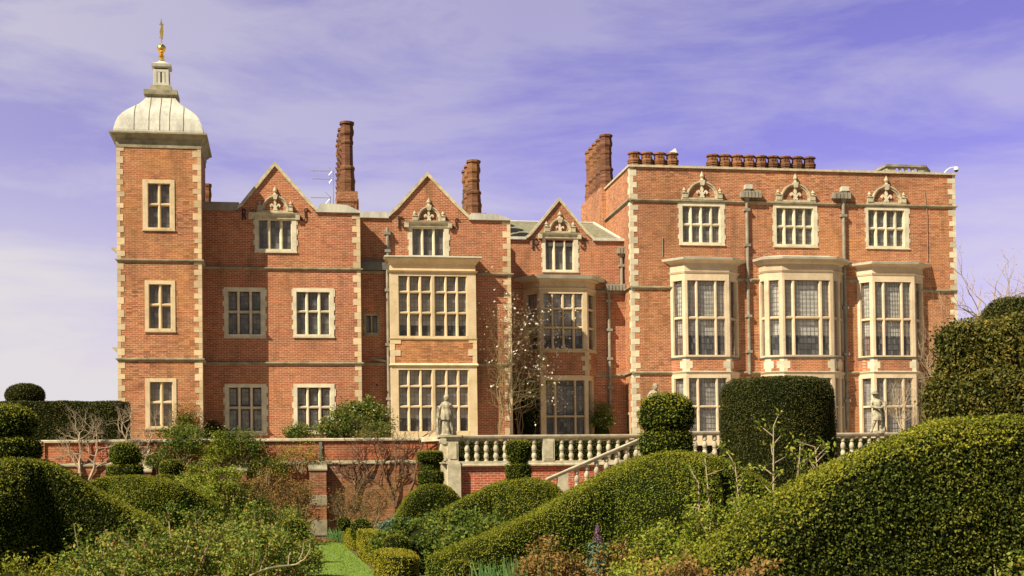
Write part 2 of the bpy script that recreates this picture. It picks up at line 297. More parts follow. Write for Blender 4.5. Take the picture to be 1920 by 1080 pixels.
M['light_leaf'] = leafmat("fresh_leaf", [(0.07, 0.10, 0.012), (0.14, 0.19, 0.018), (0.26, 0.28, 0.03), (0.40, 0.34, 0.05)], sc=3)
M['russet_leaf'] = leafmat("russet_leaf", [(0.08, 0.09, 0.02), (0.18, 0.13, 0.035), (0.32, 0.16, 0.05), (0.26, 0.22, 0.05)], sc=5)
M['gloss_leaf'] = leafmat("glossy_leaf", [(0.03, 0.055, 0.01), (0.065, 0.11, 0.014), (0.15, 0.19, 0.025), (0.34, 0.2, 0.05)], rough=.4, sc=2, spec=.4)
M['petal'] = simple("magnolia_petal", (0.85, 0.80, 0.72), .6, .1, 8)
M['purple'] = simple("purple_floret", (0.22, 0.12, 0.20), .7, .3, 20)
M['blue_leaf'] = leafmat("grey_green_leaf", [(0.06, 0.11, 0.07), (0.12, 0.19, 0.12), (0.2, 0.27, 0.17)])
M['daff_leaf'] = leafmat("bulb_leaf", [(0.06, 0.13, 0.03), (0.12, 0.24, 0.07), (0.25, 0.36, 0.14)], sc=6)
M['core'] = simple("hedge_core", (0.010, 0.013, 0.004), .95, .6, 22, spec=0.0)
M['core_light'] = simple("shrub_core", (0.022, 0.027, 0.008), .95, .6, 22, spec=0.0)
M['bark'] = simple("pale_bark", (0.46, 0.36, 0.24), .9, .35, 15, c2=(0.24, 0.18, 0.12))
M['bark_dark'] = simple("vine_bark", (0.15, 0.085, 0.05), .9, .35, 15)
M['bark_green'] = simple("mossy_bark", (0.24, 0.19, 0.085), .9, .35, 15)
M['twig'] = simple("twig_bark", (0.30, 0.20, 0.11), .9, .35, 15)
# ------------------------------------------------------------------ ground and terrace
ZT = 2.2                                     # level of the upper terrace
YT, YB1, YB2, YB3, YR = 57.0, 58.65, 59.55, 64.0, 62.7
YW, YBAL, YST = 45.6, 44.3, 42.4             # garden wall, balustrade, stairs
M['lawn'] = leafmat("lawn_grass", [(0.09, 0.17, 0.012), (0.16, 0.25, 0.02), (0.20, 0.27, 0.035)], trans=0.1, sc=1.5)
M['soil'] = simple("garden_soil", (0.11, 0.07, 0.04), .95, .4, 4, bump=.5)
M['gravel'] = simple("terrace_gravel", (0.42, 0.36, 0.26), .95, .25, 6, bump=.5)
def sheet(name, x0, x1, y0, y1, z, m, nx=1, ny=1, amp=0.0):
    b = MB()
    for i in range(nx):
        for j in range(ny):
            xs = [x0 + (x1 - x0) * (i + a) / nx for a in (0, 1)]; ys = [y0 + (y1 - y0) * (j + a) / ny for a in (0, 1)]
            b.face([(xs[0], ys[0], z), (xs[1], ys[0], z), (xs[1], ys[1], z), (xs[0], ys[1], z)])
    return tag(b.build(name, m), kind='structure')
sheet("ground", -900, 900, -300, 1400, -0.012, M['soil'])
m_, t_, p_, o_ = mat("mown_lawn"); g_ = geo(t_)
t_.links.new(ramp(t_, tnoise(t_, 1.6, 6, g_.outputs[0], .65), [(0.3, (0.11, 0.18, 0.012)), (0.6, (0.14, 0.21, 0.018)), (0.8, (0.21, 0.26, 0.035))]), p_.inputs[0]); p_.inputs["Roughness"].default_value = .9
sheet("lawn", -4.2, P(640, 1015, 38).x - 0.05, 8, 37.5, 0.0, m_)
tb = MB(); tb.box(FY(0), -400, 400, -0.01, ZT, -900, -(YW + 0.3)); tag(tb.build("terrace", M['gravel']), kind='structure')

# ------------------------------------------------------------------ mansion helpers
HOUSE = thing("mansion", (12, 60, ZT), "long red brick country mansion with stone dressings, gables and a lead domed tower", "mansion")
def tiles(mb, F, s0, s1, z0, z1, holes, reveal=0.3):
    S_ = sorted(set([s0, s1] + [h[k] for h in holes for k in (0, 1) if s0 < h[k] < s1])); Z_ = sorted(set([z0, z1] + [h[k] for h in holes for k in (2, 3) if z0 < h[k] < z1]))
    for i in range(len(S_) - 1):
        for j in range(len(Z_) - 1):
            a, b, c, d = S_[i], S_[i + 1], Z_[j], Z_[j + 1]; ms, mz = (a + b) / 2, (c + d) / 2
            if any(h[0] < ms < h[1] and h[2] < mz < h[3] for h in holes): continue
            mb.face([F.p(a, c), F.p(b, c), F.p(b, d), F.p(a, d)])
    for a, b, c, d in holes:
        q = [(a, c), (b, c), (b, d), (a, d)]
        for i in range(4):
            (x0, y0), (x1, y1) = q[i], q[(i + 1) % 4]; mb.face([F.p(x0, y0), F.p(x1, y1), F.p(x1, y1, -reveal), F.p(x0, y0, -reveal)])
def block(name, x0, x1, Y, depth, z1, holes, m, gable=None, z0=0.5, rooms=True):
    mb = MB(); F = FY(Y); tiles(mb, F, x0, x1, z0, z1, holes)
    mb.face([(x0, Y, z0), (x0, Y, z1), (x0, Y + depth, z1), (x0, Y + depth, z0)])
    mb.face([(x1, Y, z0), (x1, Y, z1), (x1, Y + depth, z1), (x1, Y + depth, z0)])
    mb.face([(x0, Y + depth, z0), (x1, Y + depth, z0), (x1, Y + depth, z1), (x0, Y + depth, z1)])
    if gable: mb.poly(F, gable, -0.4, 0.0)
    w = mb.build(name, m, HOUSE)
    t = MB(); t.box(F, x0 + .05, x1 - .05, z1 - .30, z1 - .12, -depth + .05, -.05)
    if rooms: t.box(F, x0 + .4, x1 - .4, z0, z1 - .4, -1.9, -1.8)
    t.build("flat_roof", M['interior'], w)
    return w
def coping(mb, F, pts, t, d0, d1):
    n = len(pts); up = []
    for i in range(n):
        a = pts[max(i - 1, 0)]; b = pts[min(i + 1, n - 1)]; p = pts[i]
        def nrm(q, r): dx, dz = r[0] - q[0], r[1] - q[1]; L = math.hypot(dx, dz) or 1; return (-dz / L, dx / L)
        n1 = nrm(a, p) if i else nrm(p, b); n2 = nrm(p, b) if i < n - 1 else n1
        mx_, mz_ = n1[0] + n2[0], n1[1] + n2[1]; L = math.hypot(mx_, mz_); mx_ /= L; mz_ /= L; k = t / max(0.45, mx_ * n1[0] + mz_ * n1[1])
        up.append((p[0] + mx_ * k, p[1] + mz_ * k))
    for i in range(n - 1): mb.poly(F, [pts[i], pts[i + 1], up[i + 1], up[i]], d0, d1)
def quoins(mb, F, s, sg, z0, z1, pitch=0.52, w=(0.15, 0.31), side=True):
    z = z0; k = 0
    while z < z1 - 0.05:
        h = pitch * random.uniform(.40, .58); zz = min(z + h, z1); ww = w[k % 2] * random.uniform(.88, 1.12); sd = w[(k + 1) % 2]
        a, b = (s - .012 * sg, s + ww * sg); mb.box(F, min(a, b), max(a, b), z + .004, zz - .004, -sd if side else -.1, .012 + (k % 2) * .003); z = zz; k += 1
def string(mb, F, s0, s1, z, h=.12, d=.10, ret=1.0):
    mb.profile(F, s0, s1, [(z, -.02), (z, .02), (z + h * .45, d * .55), (z + h * .55, d), (z + h, d), (z + h * 1.25, .005), (z + h * 1.25, -.02)], ret)
class Win:                                   # one window: stone, glass, cames, blinds gathered, built as part + sub-parts
    def __init__(w, name="window", stone='stone', label=None): w.s, w.g, w.c, w.b, w.k, w.br = MB(), MB(), MB(), MB(), MB(), MB(); w.n = name; w.m = stone; w.bm = 'blind'; w.label = label
    def face(w, F, s0, s1, z0, z1, cols, rows, nx=2, ny=3, T=.2, proud=.03, thickm=None, cas=.03, blind=None, curt=0.0, iron=True, wide=None):
        A, B, C, D = cols[0][0], cols[-1][1], rows[-1][0], rows[0][1]
        w.s.box(F, s0, A, z0, z1, -T, proud); w.s.box(F, B, s1, z0, z1, -T, proud)
        w.s.box(F, A, B, D, z1, -T, proud - .002); w.s.box(F, A, B, z0, C, -T, proud + .012)
        # inner chamfered order
        for (a, b) in ((A, A + .035), (B - .035, B)): w.s.box(F, a, b, C, D, -T, -.04)
        for i in range(len(cols) - 1):
            c0, c1 = cols[i][1], cols[i + 1][0]; thick = thickm is not None and i == thickm
            w.s.vbar(F, (c0 + c1) / 2, c1 - c0, C, D, -T, (.02 if thick else -.03))
        for j in range(len(rows) - 1):
            r0_, r1_ = rows[j + 1][1], rows[j][0]; w.s.hbar(F, A, B, (r0_ + r1_) / 2, r1_ - r0_, -T, -.045)
        gd = -T * .72
        for ci, (a, b) in enumerate(cols):
            for ri, (c, d) in enumerate(rows):
                if iron: 
                    for q in ((a, a + cas, c, d), (b - cas, b, c, d), (a + cas, b - cas, c, c + cas), (a + cas, b - cas, d - cas, d)): w.k.box(F, q[0], q[1], q[2], q[3], gd + .004, gd + .03)
                kx = (wide[ci] if wide else nx); ky = ny[ri] if isinstance(ny, (tuple, list)) else ny; t = .0048
                for i in range(kx):
                    for j in range(ky):
                        s0_, s1_, c0_, c1_ = a + (b - a) * i / kx, a + (b - a) * (i + 1) / kx, c + (d - c) * j / ky, c + (d - c) * (j + 1) / ky; e1, e2 = random.gauss(0, .0022), random.gauss(0, .0022)
                        w.g.face([F.p(s0_, c0_, gd + e1 + e2), F.p(s1_, c0_, gd - e1 + e2), F.p(s1_, c1_, gd - e1 - e2), F.p(s0_, c1_, gd + e1 - e2)])
                for i in range(1, kx): s = a + (b - a) * i / kx; w.c.box(F, s - t, s + t, c, d, gd + .003, gd + .016)
                for i in range(1, ky): z = c + (d - c) * i / ky; w.c.box(F, a, b, z - t, z + t, gd + .005, gd + .018)
        if blind is not None:                # list of (frac_low, frac_high, colour) over the window height
            for lo, hi in blind: w.b.box(F, A - .05, B + .05, C + (D - C) * lo, C + (D - C) * hi, -T - .10, -T - .08)
        if curt:
            for (a, b) in cols:
                n = 7; pts = []
                for i in range(n + 1): pts.append((a + (b - a) * i / n, -T - .05 + (.02 if i % 2 else -.02) * random.random()))
                for i in range(n):
                    if random.random() < curt: w.b.face([F.p(pts[i][0], C, pts[i][1]), F.p(pts[i + 1][0], C, pts[i + 1][1]), F.p(pts[i + 1][0], D, pts[i + 1][1]), F.p(pts[i][0], D, pts[i][1])])
    def build(w, blindmat='blind'):
        o = w.s.build(w.n, M[w.m], HOUSE)
        if w.label: o["label"] = w.label
        w.g.build("glass", M['glass'], o); w.c.build("lead_lattice", M['came'], o)
        if w.k.f: w.k.build("casement_frame", M['casement'], o)
        if w.b.f: w.b.build("blind" if blindmat == 'blind' else "net_curtain", M[blindmat], o)
        return o
HOLES = {}
def flatwin(blk, Y, u0, u1, v0, v1, cols, rows, stone='stone', bm='blind', tooth=True, **k):
    x0, x1, z0, z1 = RC(u0, u1, v0, v1, Y); um, vm = (u0 + u1) / 2, (v0 + v1) / 2; F = FY(Y)
    if k.get('curt') and not k.get('blind'): k['blind'] = [(0, 1)]
    w = Win(stone=stone); C_ = [(P(a, vm, Y).x, P(b, vm, Y).x) for a, b in cols]; R_ = [(P(um, b, Y).z, P(um, a, Y).z) for a, b in rows]
    w.face(F, x0, x1, z0, z1, C_, R_, **k)
    if tooth:
        z = z0; i = 0
        while z < z1 - .1:
            h = random.uniform(.18, .32); e = .055 if i % 2 else 0
            if e:
                w.s.box(F, x0 - e, x0 + .01, z, min(z + h, z1), -.1, .022); w.s.box(F, x1 - .01, x1 + e, z, min(z + h, z1), -.1, .022)
            z += h; i += 1
    w.s.box(F, x0 - .02, x1 + .02, z0 - .05, z0 + .012, -.1, .06)
    w.build(bm); HOLES.setdefault(blk, []).append((x0 + .03, x1 - .03, z0 + .03, z1 - .03)); return x0, x1, z0, z1
FLEUR = [(0, 1), (.07, .9), (.12, .74), (.10, .60), (.05, .46), (.10, .40), (.18, .55), (.31, .62), (.44, .52), (.46, .38), (.38, .28), (.31, .34), (.33, .42), (.25, .42), (.17, .30), (.10, .22), (.21, .10), (.13, 0), (0, .06)]
def crest(Y, uc, v_base, hw, v_top, v_pin, k_pier=9):
    F = FY(Y); c = P(uc, v_base, Y); px = (P(uc + 10, v_base, Y).x - c.x) / 10; H = P(uc, v_top, Y).z - c.z; R = hw * px; b = MB(); t = 5 * px
    b.box(F, c.x - R - k_pier * px, c.x + R + k_pier * px, c.z - .07, c.z + .02, -.05, .10)
    n = 18
    for i in range(n):
        a0, a1 = math.pi * i / n, math.pi * (i + 1) / n; q = lambda a, e: (c.x + (R - e) * math.cos(a), c.z + .02 + (H - e) * math.sin(a))
        b.poly(F, [q(a0, 0), q(a1, 0), q(a1, t * .45), q(a0, t * .45)], -.05, .13); b.poly(F, [q(a0, t * .45), q(a1, t * .45), q(a1, t), q(a0, t)], -.05, .07)
    for s in (-1, 1):
        x = c.x + s * (R + k_pier * px * .45); w = k_pier * px * .42
        b.box(F, x - w, x + w, c.z + .02, c.z + 9 * px, -.05, .13); b.box(F, x - w * 1.25, x + w * 1.25, c.z + 9 * px, c.z + 10.5 * px, -.05, .16)
        b.lathe((x, Y - .05, c.z + 10.5 * px), [(w * .9, 0), (w * .55, 1.5 * px), (w * .95, 3.5 * px), (w * .5, 6 * px), (w * .15, 8.5 * px), (.005, 9.5 * px)], 8)
    zt = P(uc, v_top, Y).z; zp = P(uc, v_pin, Y).z; h = zp - zt
    b.poly(F, [(c.x - 3 * px, zt - 7 * px), (c.x + 3 * px, zt - 7 * px), (c.x + 5 * px, zt + 2 * px), (c.x - 5 * px, zt + 2 * px)], -.05, .17)
    b.lathe((c.x, Y - .06, zt + 2 * px), [(4.5 * px, 0), (3 * px, h * .1), (2.2 * px, h * .2), (4.2 * px, h * .38), (3.4 * px, h * .55), (1.4 * px, h * .75), (1.2 * px, h * .85), (.3 * px, h * .9)], 8)
    o = b.build("window_crest", M['stone_grey'], HOUSE)
    f = MB(); fh = H * .92 - t; fw = fh * 1.0
    pts = [(c.x + x * fw, c.z + .03 + z * fh) for x, z in FLEUR] + [(c.x - x * fw, c.z + .03 + z * fh) for x, z in FLEUR[-2:0:-1]]
    f.poly(F, pts, -.01, .07); f.build("fleur_de_lis", M['stone_pale'], o)
def offs(plan, d, Yw):
    L = []
    for i in range(len(plan) - 1):
        f = Fr(plan[i], plan[i + 1]); L.append((f.o + f.n * d, f.x))
    def isec(a, b):
        (p, u), (q, v) = a, b; den = u.x * v.y - u.y * v.x
        if abs(den) < 1e-6: return (q.x, q.y)
        t = ((q.x - p.x) * v.y - (q.y - p.y) * v.x) / den; r = p + u * t; return (r.x, r.y)
    wl = (Vector((0, Yw, 0)), Vector((1, 0, 0)))
    return [isec(L[0], wl)] + [isec(L[i], L[i + 1]) for i in range(len(L) - 1)] + [isec(L[-1], wl)]
def ring(mb, plan, d0, d1, z0, z1, Yw):
    a = [(x, y, z0) for x, y in offs(plan, d0, Yw)]; b = [(x, y, z1) for x, y in offs(plan, d1, Yw)]
    if True:
        a = [(a[0][0], Yw + .05, z0)] + a + [(a[-1][0], Yw + .05, z0)]; b = [(b[0][0], Yw + .05, z1)] + b + [(b[-1][0], Yw + .05, z1)]
    mb.prism(a, b)
def iron_letter(Y, ch, u0, u1, v0, v1):
    x0, x1, z0, z1 = RC(u0, u1, v0, v1, Y); w, h = x1 - x0, z1 - z0; b = MB(); y = Y - .05
    q = lambda pts: [(x0 + a * w, y, z0 + c * h) for a, c in pts]
    if ch == 'R':
        b.tube(q([(.12, 0), (.12, 1)]), .028); b.tube(q([(-.05, 1), (.3, 1), (.7, .97), (.95, .82), (.88, .62), (.55, .5), (.12, .48)]), .026); b.tube(q([(.45, .5), (.7, .25), (.85, .05), (1.1, 0)]), .028); b.tube(q([(-.1, 0), (.3, 0)]), .022)
    else:
        b.tube(q([(1.0, .82), (.95, .96), (.72, 1.0), (.55, .9), (.55, .7), (.62, .5), (.62, .25), (.52, .06), (.3, 0), (.1, .04), (0, .18)]), .028)
        b.tube(q([(.8, .96), (1.02, .9)]), .034); b.tube(q([(0, .12), (.12, .22)]), .034)
        if ch == 'J': b.tube(q([(.2, .98), (.62, .9), (1.05, 1.0)]), .024)
    b.build("iron_letter", M['iron'], HOUSE)
def downpipe(Y, u, v0, v1, r=.065, hopper=None, m='lead_pipe', joints=3, d=.1):
    b = MB(); um = u; x = P(u, (v0 + v1) / 2, Y).x; za, zb = P(u, v0, Y).z, P(u, v1, Y).z; F = FY(Y)
    b.tube([(x, Y - d, zb), (x, Y - d, za)], r, 8)
    for i in range(joints):
        z = zb + (za - zb) * (i + .6) / joints; b.box(F, x - r * 1.9, x + r * 1.9, z, z + .12, 0.0, d + r + .02)
    o = b.build("downpipe", M[m], HOUSE)
    if hopper:
        h = MB(); hx0, hx1, hz0, hz1 = RC(*hopper, Y); n = max(3, int((hx1 - hx0) / .16)); cw = (hx1 - hx0) / n
        h.box(F, hx0, hx1, hz0, hz0 + (hz1 - hz0) * .72, .01, .26)
        for i in range(n): h.box(F, hx0 + i * cw + cw * .14, hx0 + (i + 1) * cw - cw * .14, hz0 - .03, hz1, .03, .30)
        h.box(F, x - .1, x + .1, hz0 - .16, hz0, .03, .2)
        h.build("rainwater_hopper", M[m], o)
    return o

# ------------------------------------------------------------------ tower
def X(u, Y, v=600): return P(u, v, Y).x
def Z(u, v, Y): return P(u, v, Y).z
tx0, tx1 = X(221, YT, 640), X(379, YT, 640); ztop = Z(297, 266, YT)
rowsT = lambda a: [(a, a + 36), (a + 40, a + 83)]
flatwin('T', YT, 267.5, 327.5, 337, 431, [(277, 295.5), (301.5, 319.5)], [(344, 379.5), (385.5, 427)], ny=(3, 4), curt=.5, bm='curtain_dim', T=.26, iron=False, tooth=False)
flatwin('T', YT, 271.7, 328.8, 526, 621, [(279, 297), (303.5, 321.5)], [(533, 568), (574, 616)], ny=(3, 4), curt=.6, bm='curtain_dim', T=.26, iron=False, tooth=False)
flatwin('T', YT, 272.5, 331, 709.5, 803, [(281, 299.5), (306, 324)], [(716, 751), (757, 799)], ny=(3, 4), blind=[(.0, 1)], bm='curtain', T=.26, iron=False, tooth=False)
tower = block("tower_wall", tx0, tx1, YT, tx1 - tx0, ztop, HOLES['T'], M['brick_tower'])
q = MB(); F = FY(YT)
quoins(q, F, tx0, 1, 1.5, ztop - .02, .50, (.13, .27)); q.build("quoin", M['stone'], tower); q = MB(); quoins(q, F, tx1, -1, 1.5, ztop - .02, .50, (.13, .30))
q.build("quoin", M['stone'], tower)
q = MB()
for v in (491.5, 677): q = MB(); z = Z(300, v, YT); string(q, F, tx0, tx1, z, .10, .09); q.profile(Fr((tx1, YT), (tx1, YT + 3)), 0, 3, [(z, -.02), (z, .02), (z + .06, .09), (z + .10, .09), (z + .125, 0)]); q.build("string_course", M['stone_weather'], tower)
# weathered spouts on the far-left face
for v in (462, 650):
    q = MB(); z = Z(215, v, YT); q.prism([(tx0 - .02, YT + .2, z - .25), (tx0 - .02, YT + .5, z - .25), (tx0 - .02, YT + .5, z), (tx0 - .02, YT + .2, z)], [(tx0 - .26, YT + .24, z - .03), (tx0 - .26, YT + .46, z - .03), (tx0 - .26, YT + .46, z), (tx0 - .26, YT + .24, z)]); q.build("stone_spout", M['stone_weather'], tower)
tc_ = ((tx0 + tx1) / 2, YT + (tx1 - tx0) / 2); hw0 = (tx1 - tx0) / 2; r2_ = math.sqrt(2)
def sq(name, m, prof, parent=HOUSE, n=4):   # prof: list of (half width m, z)
    b = MB(); b.lathe((tc_[0], tc_[1], 0), [(h * r2_, z) for h, z in prof], n, math.pi / 4); return b.build(name, m, parent)
zc = lambda v: Z(297, v, YT - .3)
c0 = hw0
sq("tower_cornice", M['stone_weather'], [(c0 - .05, ztop - .25), (c0 + .03, ztop - .25), (c0 + .03, zc(264)), (c0 + .06, zc(262)), (c0 + .06, zc(257)), (c0 + .14, zc(254)), (c0 + .16, zc(252)), (c0 + .27, zc(249.5)), (c0 + .27, zc(246.5)), (c0 + .1, zc(246))])
pxT = 1 / 46.0
prof = [(81, 247), (81, 243), (78, 232), (74, 222), (71, 218), (66, 212.5), (59, 207), (52, 203), (45, 199), (38, 195), (33, 190.5), (29, 186), (26.5, 182), (25, 178)]
dome = sq("dome_roof", M['lead_dome'], [(h * pxT, Z(300, v, tc_[1] - h * pxT)) for h, v in prof])
b = MB()                                     # lead rolls on the front and right faces
for sx in (-.55, -.22, .02, .24, .55):
    for sgn in (0, 1):
        pts = []
        for h, v in prof[1:]:
            hh = h * pxT; z = Z(300, v, tc_[1] - hh); a = max(-hh * .97, min(hh * .97, sx * 1.76 if abs(sx) > .3 else sx * 1.76))
            if abs(sx * 1.76) > hh: break
            pts.append((tc_[0] + a, tc_[1] - hh - .008, z) if not sgn else (tc_[0] + hh + .008, tc_[1] + a, z))
        if len(pts) > 2: b.tube(pts, .018, 5)
b.build("lead_roll", M['lead_pipe'], dome)
zq = lambda v, h: Z(301, v, tc_[1] - h * pxT)
lan = sq("cupola", M['stone_weather'], [(23 * pxT, zq(182, 25)), (28 * pxT, zq(180.5, 28)), (31 * pxT, zq(177, 30)), (31 * pxT, zq(168, 30)), (20 * pxT, zq(167, 22)), (19 * pxT, zq(160, 19)), (18 * pxT, zq(159, 18)), (10.5 * pxT, zq(159, 14))])
b = MB(); zl0, zl1 = zq(159.5, 14), zq(130, 14); F_ = [FY(tc_[1] - 13.5 * pxT), Fr((tc_[0] + 13.5 * pxT, tc_[1]), dx=(0, 1, 0)), Fr((tc_[0] - 13.5 * pxT, tc_[1]), dx=(0, -1, 0)), Fr((tc_[0], tc_[1] + 13.5 * pxT), dx=(-1, 0, 0))]
for i, f in enumerate(F_):
    f = Fr((f.o.x, f.o.y), dx=tuple(f.x)); c_ = tc_[0] if i == 0 else 0
    for s in (-12, -4.2, 4.2, 12): b.box(f, c_ + (s - 2.6) * pxT, c_ + (s + 2.6) * pxT, zl0, zl1, -.12, .01)
    b.box(f, c_ - 14 * pxT, c_ + 14 * pxT, zl1 - .10, zl1, -.13, .02); b.box(f, c_ - 14.5 * pxT, c_ + 14.5 * pxT, zl0, zl0 + .10, -.13, .03)
b.lathe((tc_[0], tc_[1], 0), [(5 * pxT, zl0), (5 * pxT, zl1)], 8)
b.build("lantern", M['lead'], lan)
b = MB(); b.lathe((tc_[0], tc_[1], 0), [(h * pxT * r2_, Z(302, v, tc_[1])) for h, v in [(13, 131.5), (17.5, 129), (18.5, 124), (13, 121.5), (8, 119), (4, 115.5), (3, 111)]], 4, math.pi / 4); b.build("lantern_cap", M['lead'], lan)
b = MB(); gz = lambda v: Z(303, v, tc_[1])
b.lathe((tc_[0], tc_[1], 0), [(.12, gz(113.5)), (.14, gz(112)), (.09, gz(110)), (.12, gz(108)), (.13, gz(105)), (.06, gz(103)), (.10, gz(101)), (.05, gz(98.5))] + [(.185 * math.sin(a) + .002, gz(91) - .185 * math.cos(a)) for a in [.3, .6, .9, 1.2, 1.57, 1.9, 2.2, 2.6, 2.95]] + [(.02, gz(85)), (.018, gz(60))], 16)
fin = b.build("finial", M['gold'], HOUSE, smooth=True)
b = MB(); Fv = FY(tc_[1]); c = tc_[0]      # gilded vane: staff, hand-like pennant, crossed arms and star
b.tube([(c, tc_[1], gz(62)), (c + .01, tc_[1], gz(35))], .014)
b.poly(Fv, [(c - .02, gz(76)), (c + .05, gz(74)), (c + .07, gz(66)), (c + .09, gz(58)), (c + .07, gz(50)), (c + .1, gz(44)), (c + .03, gz(46)), (c - .02, gz(50)), (c - .07, gz(60)), (c - .04, gz(68))], -.015, .015)
b.poly(Fv, [(c - .1, gz(46)), (c, gz(48.5)), (c + .1, gz(46)), (c + .04, gz(44)), (c + .015, gz(39)), (c - .015, gz(39)), (c - .04, gz(44))], -.012, .018)
b.tube([(c - .09, tc_[1], gz(70)), (c + .08, tc_[1], gz(73))], .012)
b.build("weather_vane", M['gold'], HOUSE)

# ------------------------------------------------------------------ wing 1
x0, x1 = tx1 - .3, X(677, YB1, 640); F = FY(YB1)
HL = dict(hood=True)
def gablewin(blk, Y, uc, su0, su1, v0, v1, cols, lv, cr_, hood, letters):
    flatwin(blk, Y, su0, su1, v0, v1, cols, [lv], stone='stone_pale', bm='curtain_dim', ny=4, curt=.45, T=.24, iron=False, tooth=True)
    b = MB(); hx0, hx1, hz0, hz1 = RC(*hood, Y); h = hz1 - hz0; F = FY(Y)
    b.box(F, hx0 + .12, hx1 - .12, hz0 - .02, hz0 + h * .45, -.05, .07)
    b.profile(F, hx0 + .12, hx1 - .12, [(hz0 + h * .45, -.02), (hz0 + h * .45, .09), (hz0 + h * .75, .16), (hz0 + h, .18), (hz0 + h * 1.15, 0), (hz0 + h * 1.15, -.02)], .5)
    b.box(F, hx0, hx0 + .18, hz0 - .05, hz0 + h * .8, -.02, .15); b.box(F, hx1 - .18, hx1, hz0 - .05, hz0 + h * .8, -.02, .15)
    b.build("window_hood", M['stone_grey'], HOUSE); crest(Y, *cr_)
    for l in letters: iron_letter(Y, *l)
gablewin('1', YB1, 516, 477.5, 556, 410, 472, [(484.7, 501), (507.7, 524), (530.5, 547)], (412.5, 467), (516, 396.5, 25, 368, 350), (466, 562, 400, 410), [('R', 454, 461, 392, 411), ('S', 563.5, 578, 391, 414)])
lw = dict(nx=2, ny=4, T=.22, stone='stone_pale', cas=.045)
flatwin('1', YB1, 420, 497.8, 539, 632, [(427, 443.8), (449.8, 466.8), (473, 489.8)], [(546.5, 581), (587, 627)], ny=4, nx=2, T=.22, stone='stone_pale', curt=.35, bm='curtain_dim')
flatwin('1', YB1, 549.5, 626, 540.5, 631.5, [(555.8, 572.5), (578.8, 595.5), (601.8, 618.5)], [(547.5, 581), (586.5, 627)], ny=4, nx=2, T=.22, stone='stone_pale', curt=.35, bm='curtain_dim')
flatwin('1', YB1, 421.5, 500, 720, 814, [(428.5, 445.5), (451.5, 468.5), (474.5, 491.5)], [(726.5, 761), (767, 808)], ny=4, nx=2, T=.22, stone='stone_pale', cas=.05, blind=[(0, 1)], bm='curtain')
flatwin('1', YB1, 550.5, 627.5, 720, 812, [(557.5, 574.5), (580, 597), (603, 620)], [(726.5, 760.5), (766, 807)], ny=4, nx=2, T=.22, stone='stone_pale', cas=.05, blind=[(0, 1)], bm='curtain')
ze = Z(530, 396, YB1); gp = [(443, 394), (455, 386), (515, 312), (577, 381), (592, 396)]
G = [(P(u, v, YB1).x, P(u, v, YB1).z) for u, v in gp]
w1 = block("brick_wing", x0, x1, YB1, 9, ze, HOLES['1'], M['brick_red'], [(G[0][0], ze - .02)] + G[0:1] * 0 + [(G[0][0] + .01, ze)] + [(a, max(c, ze)) for a, c in G[1:-1]] + [(G[-1][0], ze - .02)])
def roofprism(G, ze, Y, depth, parent, m='slate'):
    b = MB(); ap = max(G, key=lambda g: g[1]); b.prism([(G[0][0] + .1, Y + .42, ze), (G[-1][0] - .1, Y + .42, ze), (ap[0], Y + .42, ap[1] - .12)], [(G[0][0] + .1, Y + depth, ze), (G[-1][0] - .1, Y + depth, ze), (ap[0], Y + depth, ap[1] - .12)]); return b.build("roof", M[m], parent)
roofprism(G, ze - .2, YB1, 9, w1)
b = MB(); zl = Z(410, 394, YB1)
b.poly(F, [(x0, zl - .02), (G[0][0] + .0, zl - .02), (G[0][0] + .12, zl + .33), (x0, zl + .33)], -.5, .10)
b.build("lead_parapet", M['lead_pipe'], w1)
b = MB(); b.poly(F, [(G[-1][0] - .02, ze - .02), (x1 + .02, ze - .02), (x1 + .02, ze + .05), (x1 - .55, ze + .30), (G[-1][0] + .22, ze + .36)], -.5, .10); b.build("lead_parapet", M['lead'], w1)
b = MB(); coping(b, F, G, .13, -.45, .09); b.build("gable_coping", M['stone_grey'], w1)
b = MB(); quoins(b, F, x1, -1, 1.5, ze - .1, .55, (.14, .30)); b.build("quoin", M['stone'], w1)
b = MB(); string(b, F, x0, x1 + .02, Z(530, 506.5, YB1), .10, .09); b.build("string_course", M['stone_weather'], w1); b = MB(); string(b, F, x0, x1 + .02, Z(530, 684, YB1), .10, .09); b.build("string_course", M['stone_weather'], w1)

# ------------------------------------------------------------------ wing 2 with the square bay
x0b, x1b = x1 - .2, X(958, YB2, 560); F = FY(YB2)
gablewin('2', YB2, 804, 766.5, 841.5, 424, 480, [(772.8, 789.7), (794.9, 811), (816.4, 833)], (428, 479), (804, 415.5, 22.5, 388, 372), (758, 847, 416, 425), [('R', 746, 757, 407, 428), ('S', 848, 859, 410, 429)])
flatwin('2', YB2, 682.5, 710.5, 588, 628, [(686, 694.5), (699, 708)], [(592, 624)], ny=1, nx=1, T=.2, curt=.5, bm='curtain', stone='stone_weather')
yb = YB2 - .65; bx0, bx1 = X(732, yb, 600), X(893, yb, 600)
HOLES['2'].append((bx0 + .3, bx1 - .3, Z(810, 806, yb), Z(810, 692, yb))); HOLES['2'].append((bx0 + .3, bx1 - .3, Z(810, 628, yb), Z(810, 520, yb)))
ze = Z(800, 410, YB2); G = [(P(u, v, YB2).x, P(u, v, YB2).z) for u, v in [(728, 408), (745, 393), (801, 330.5), (857, 390), (879, 411)]]
w2 = block("brick_wing", x0b, x1b, YB2, 9, ze, HOLES['2'], M['brick_red'], [(G[0][0], ze - .02), (G[0][0] + .01, ze)] + [(a, max(c, ze)) for a, c in G[1:-1]] + [(G[-1][0], ze - .02)])
roofprism(G, ze - .2, YB2, 9, w2)
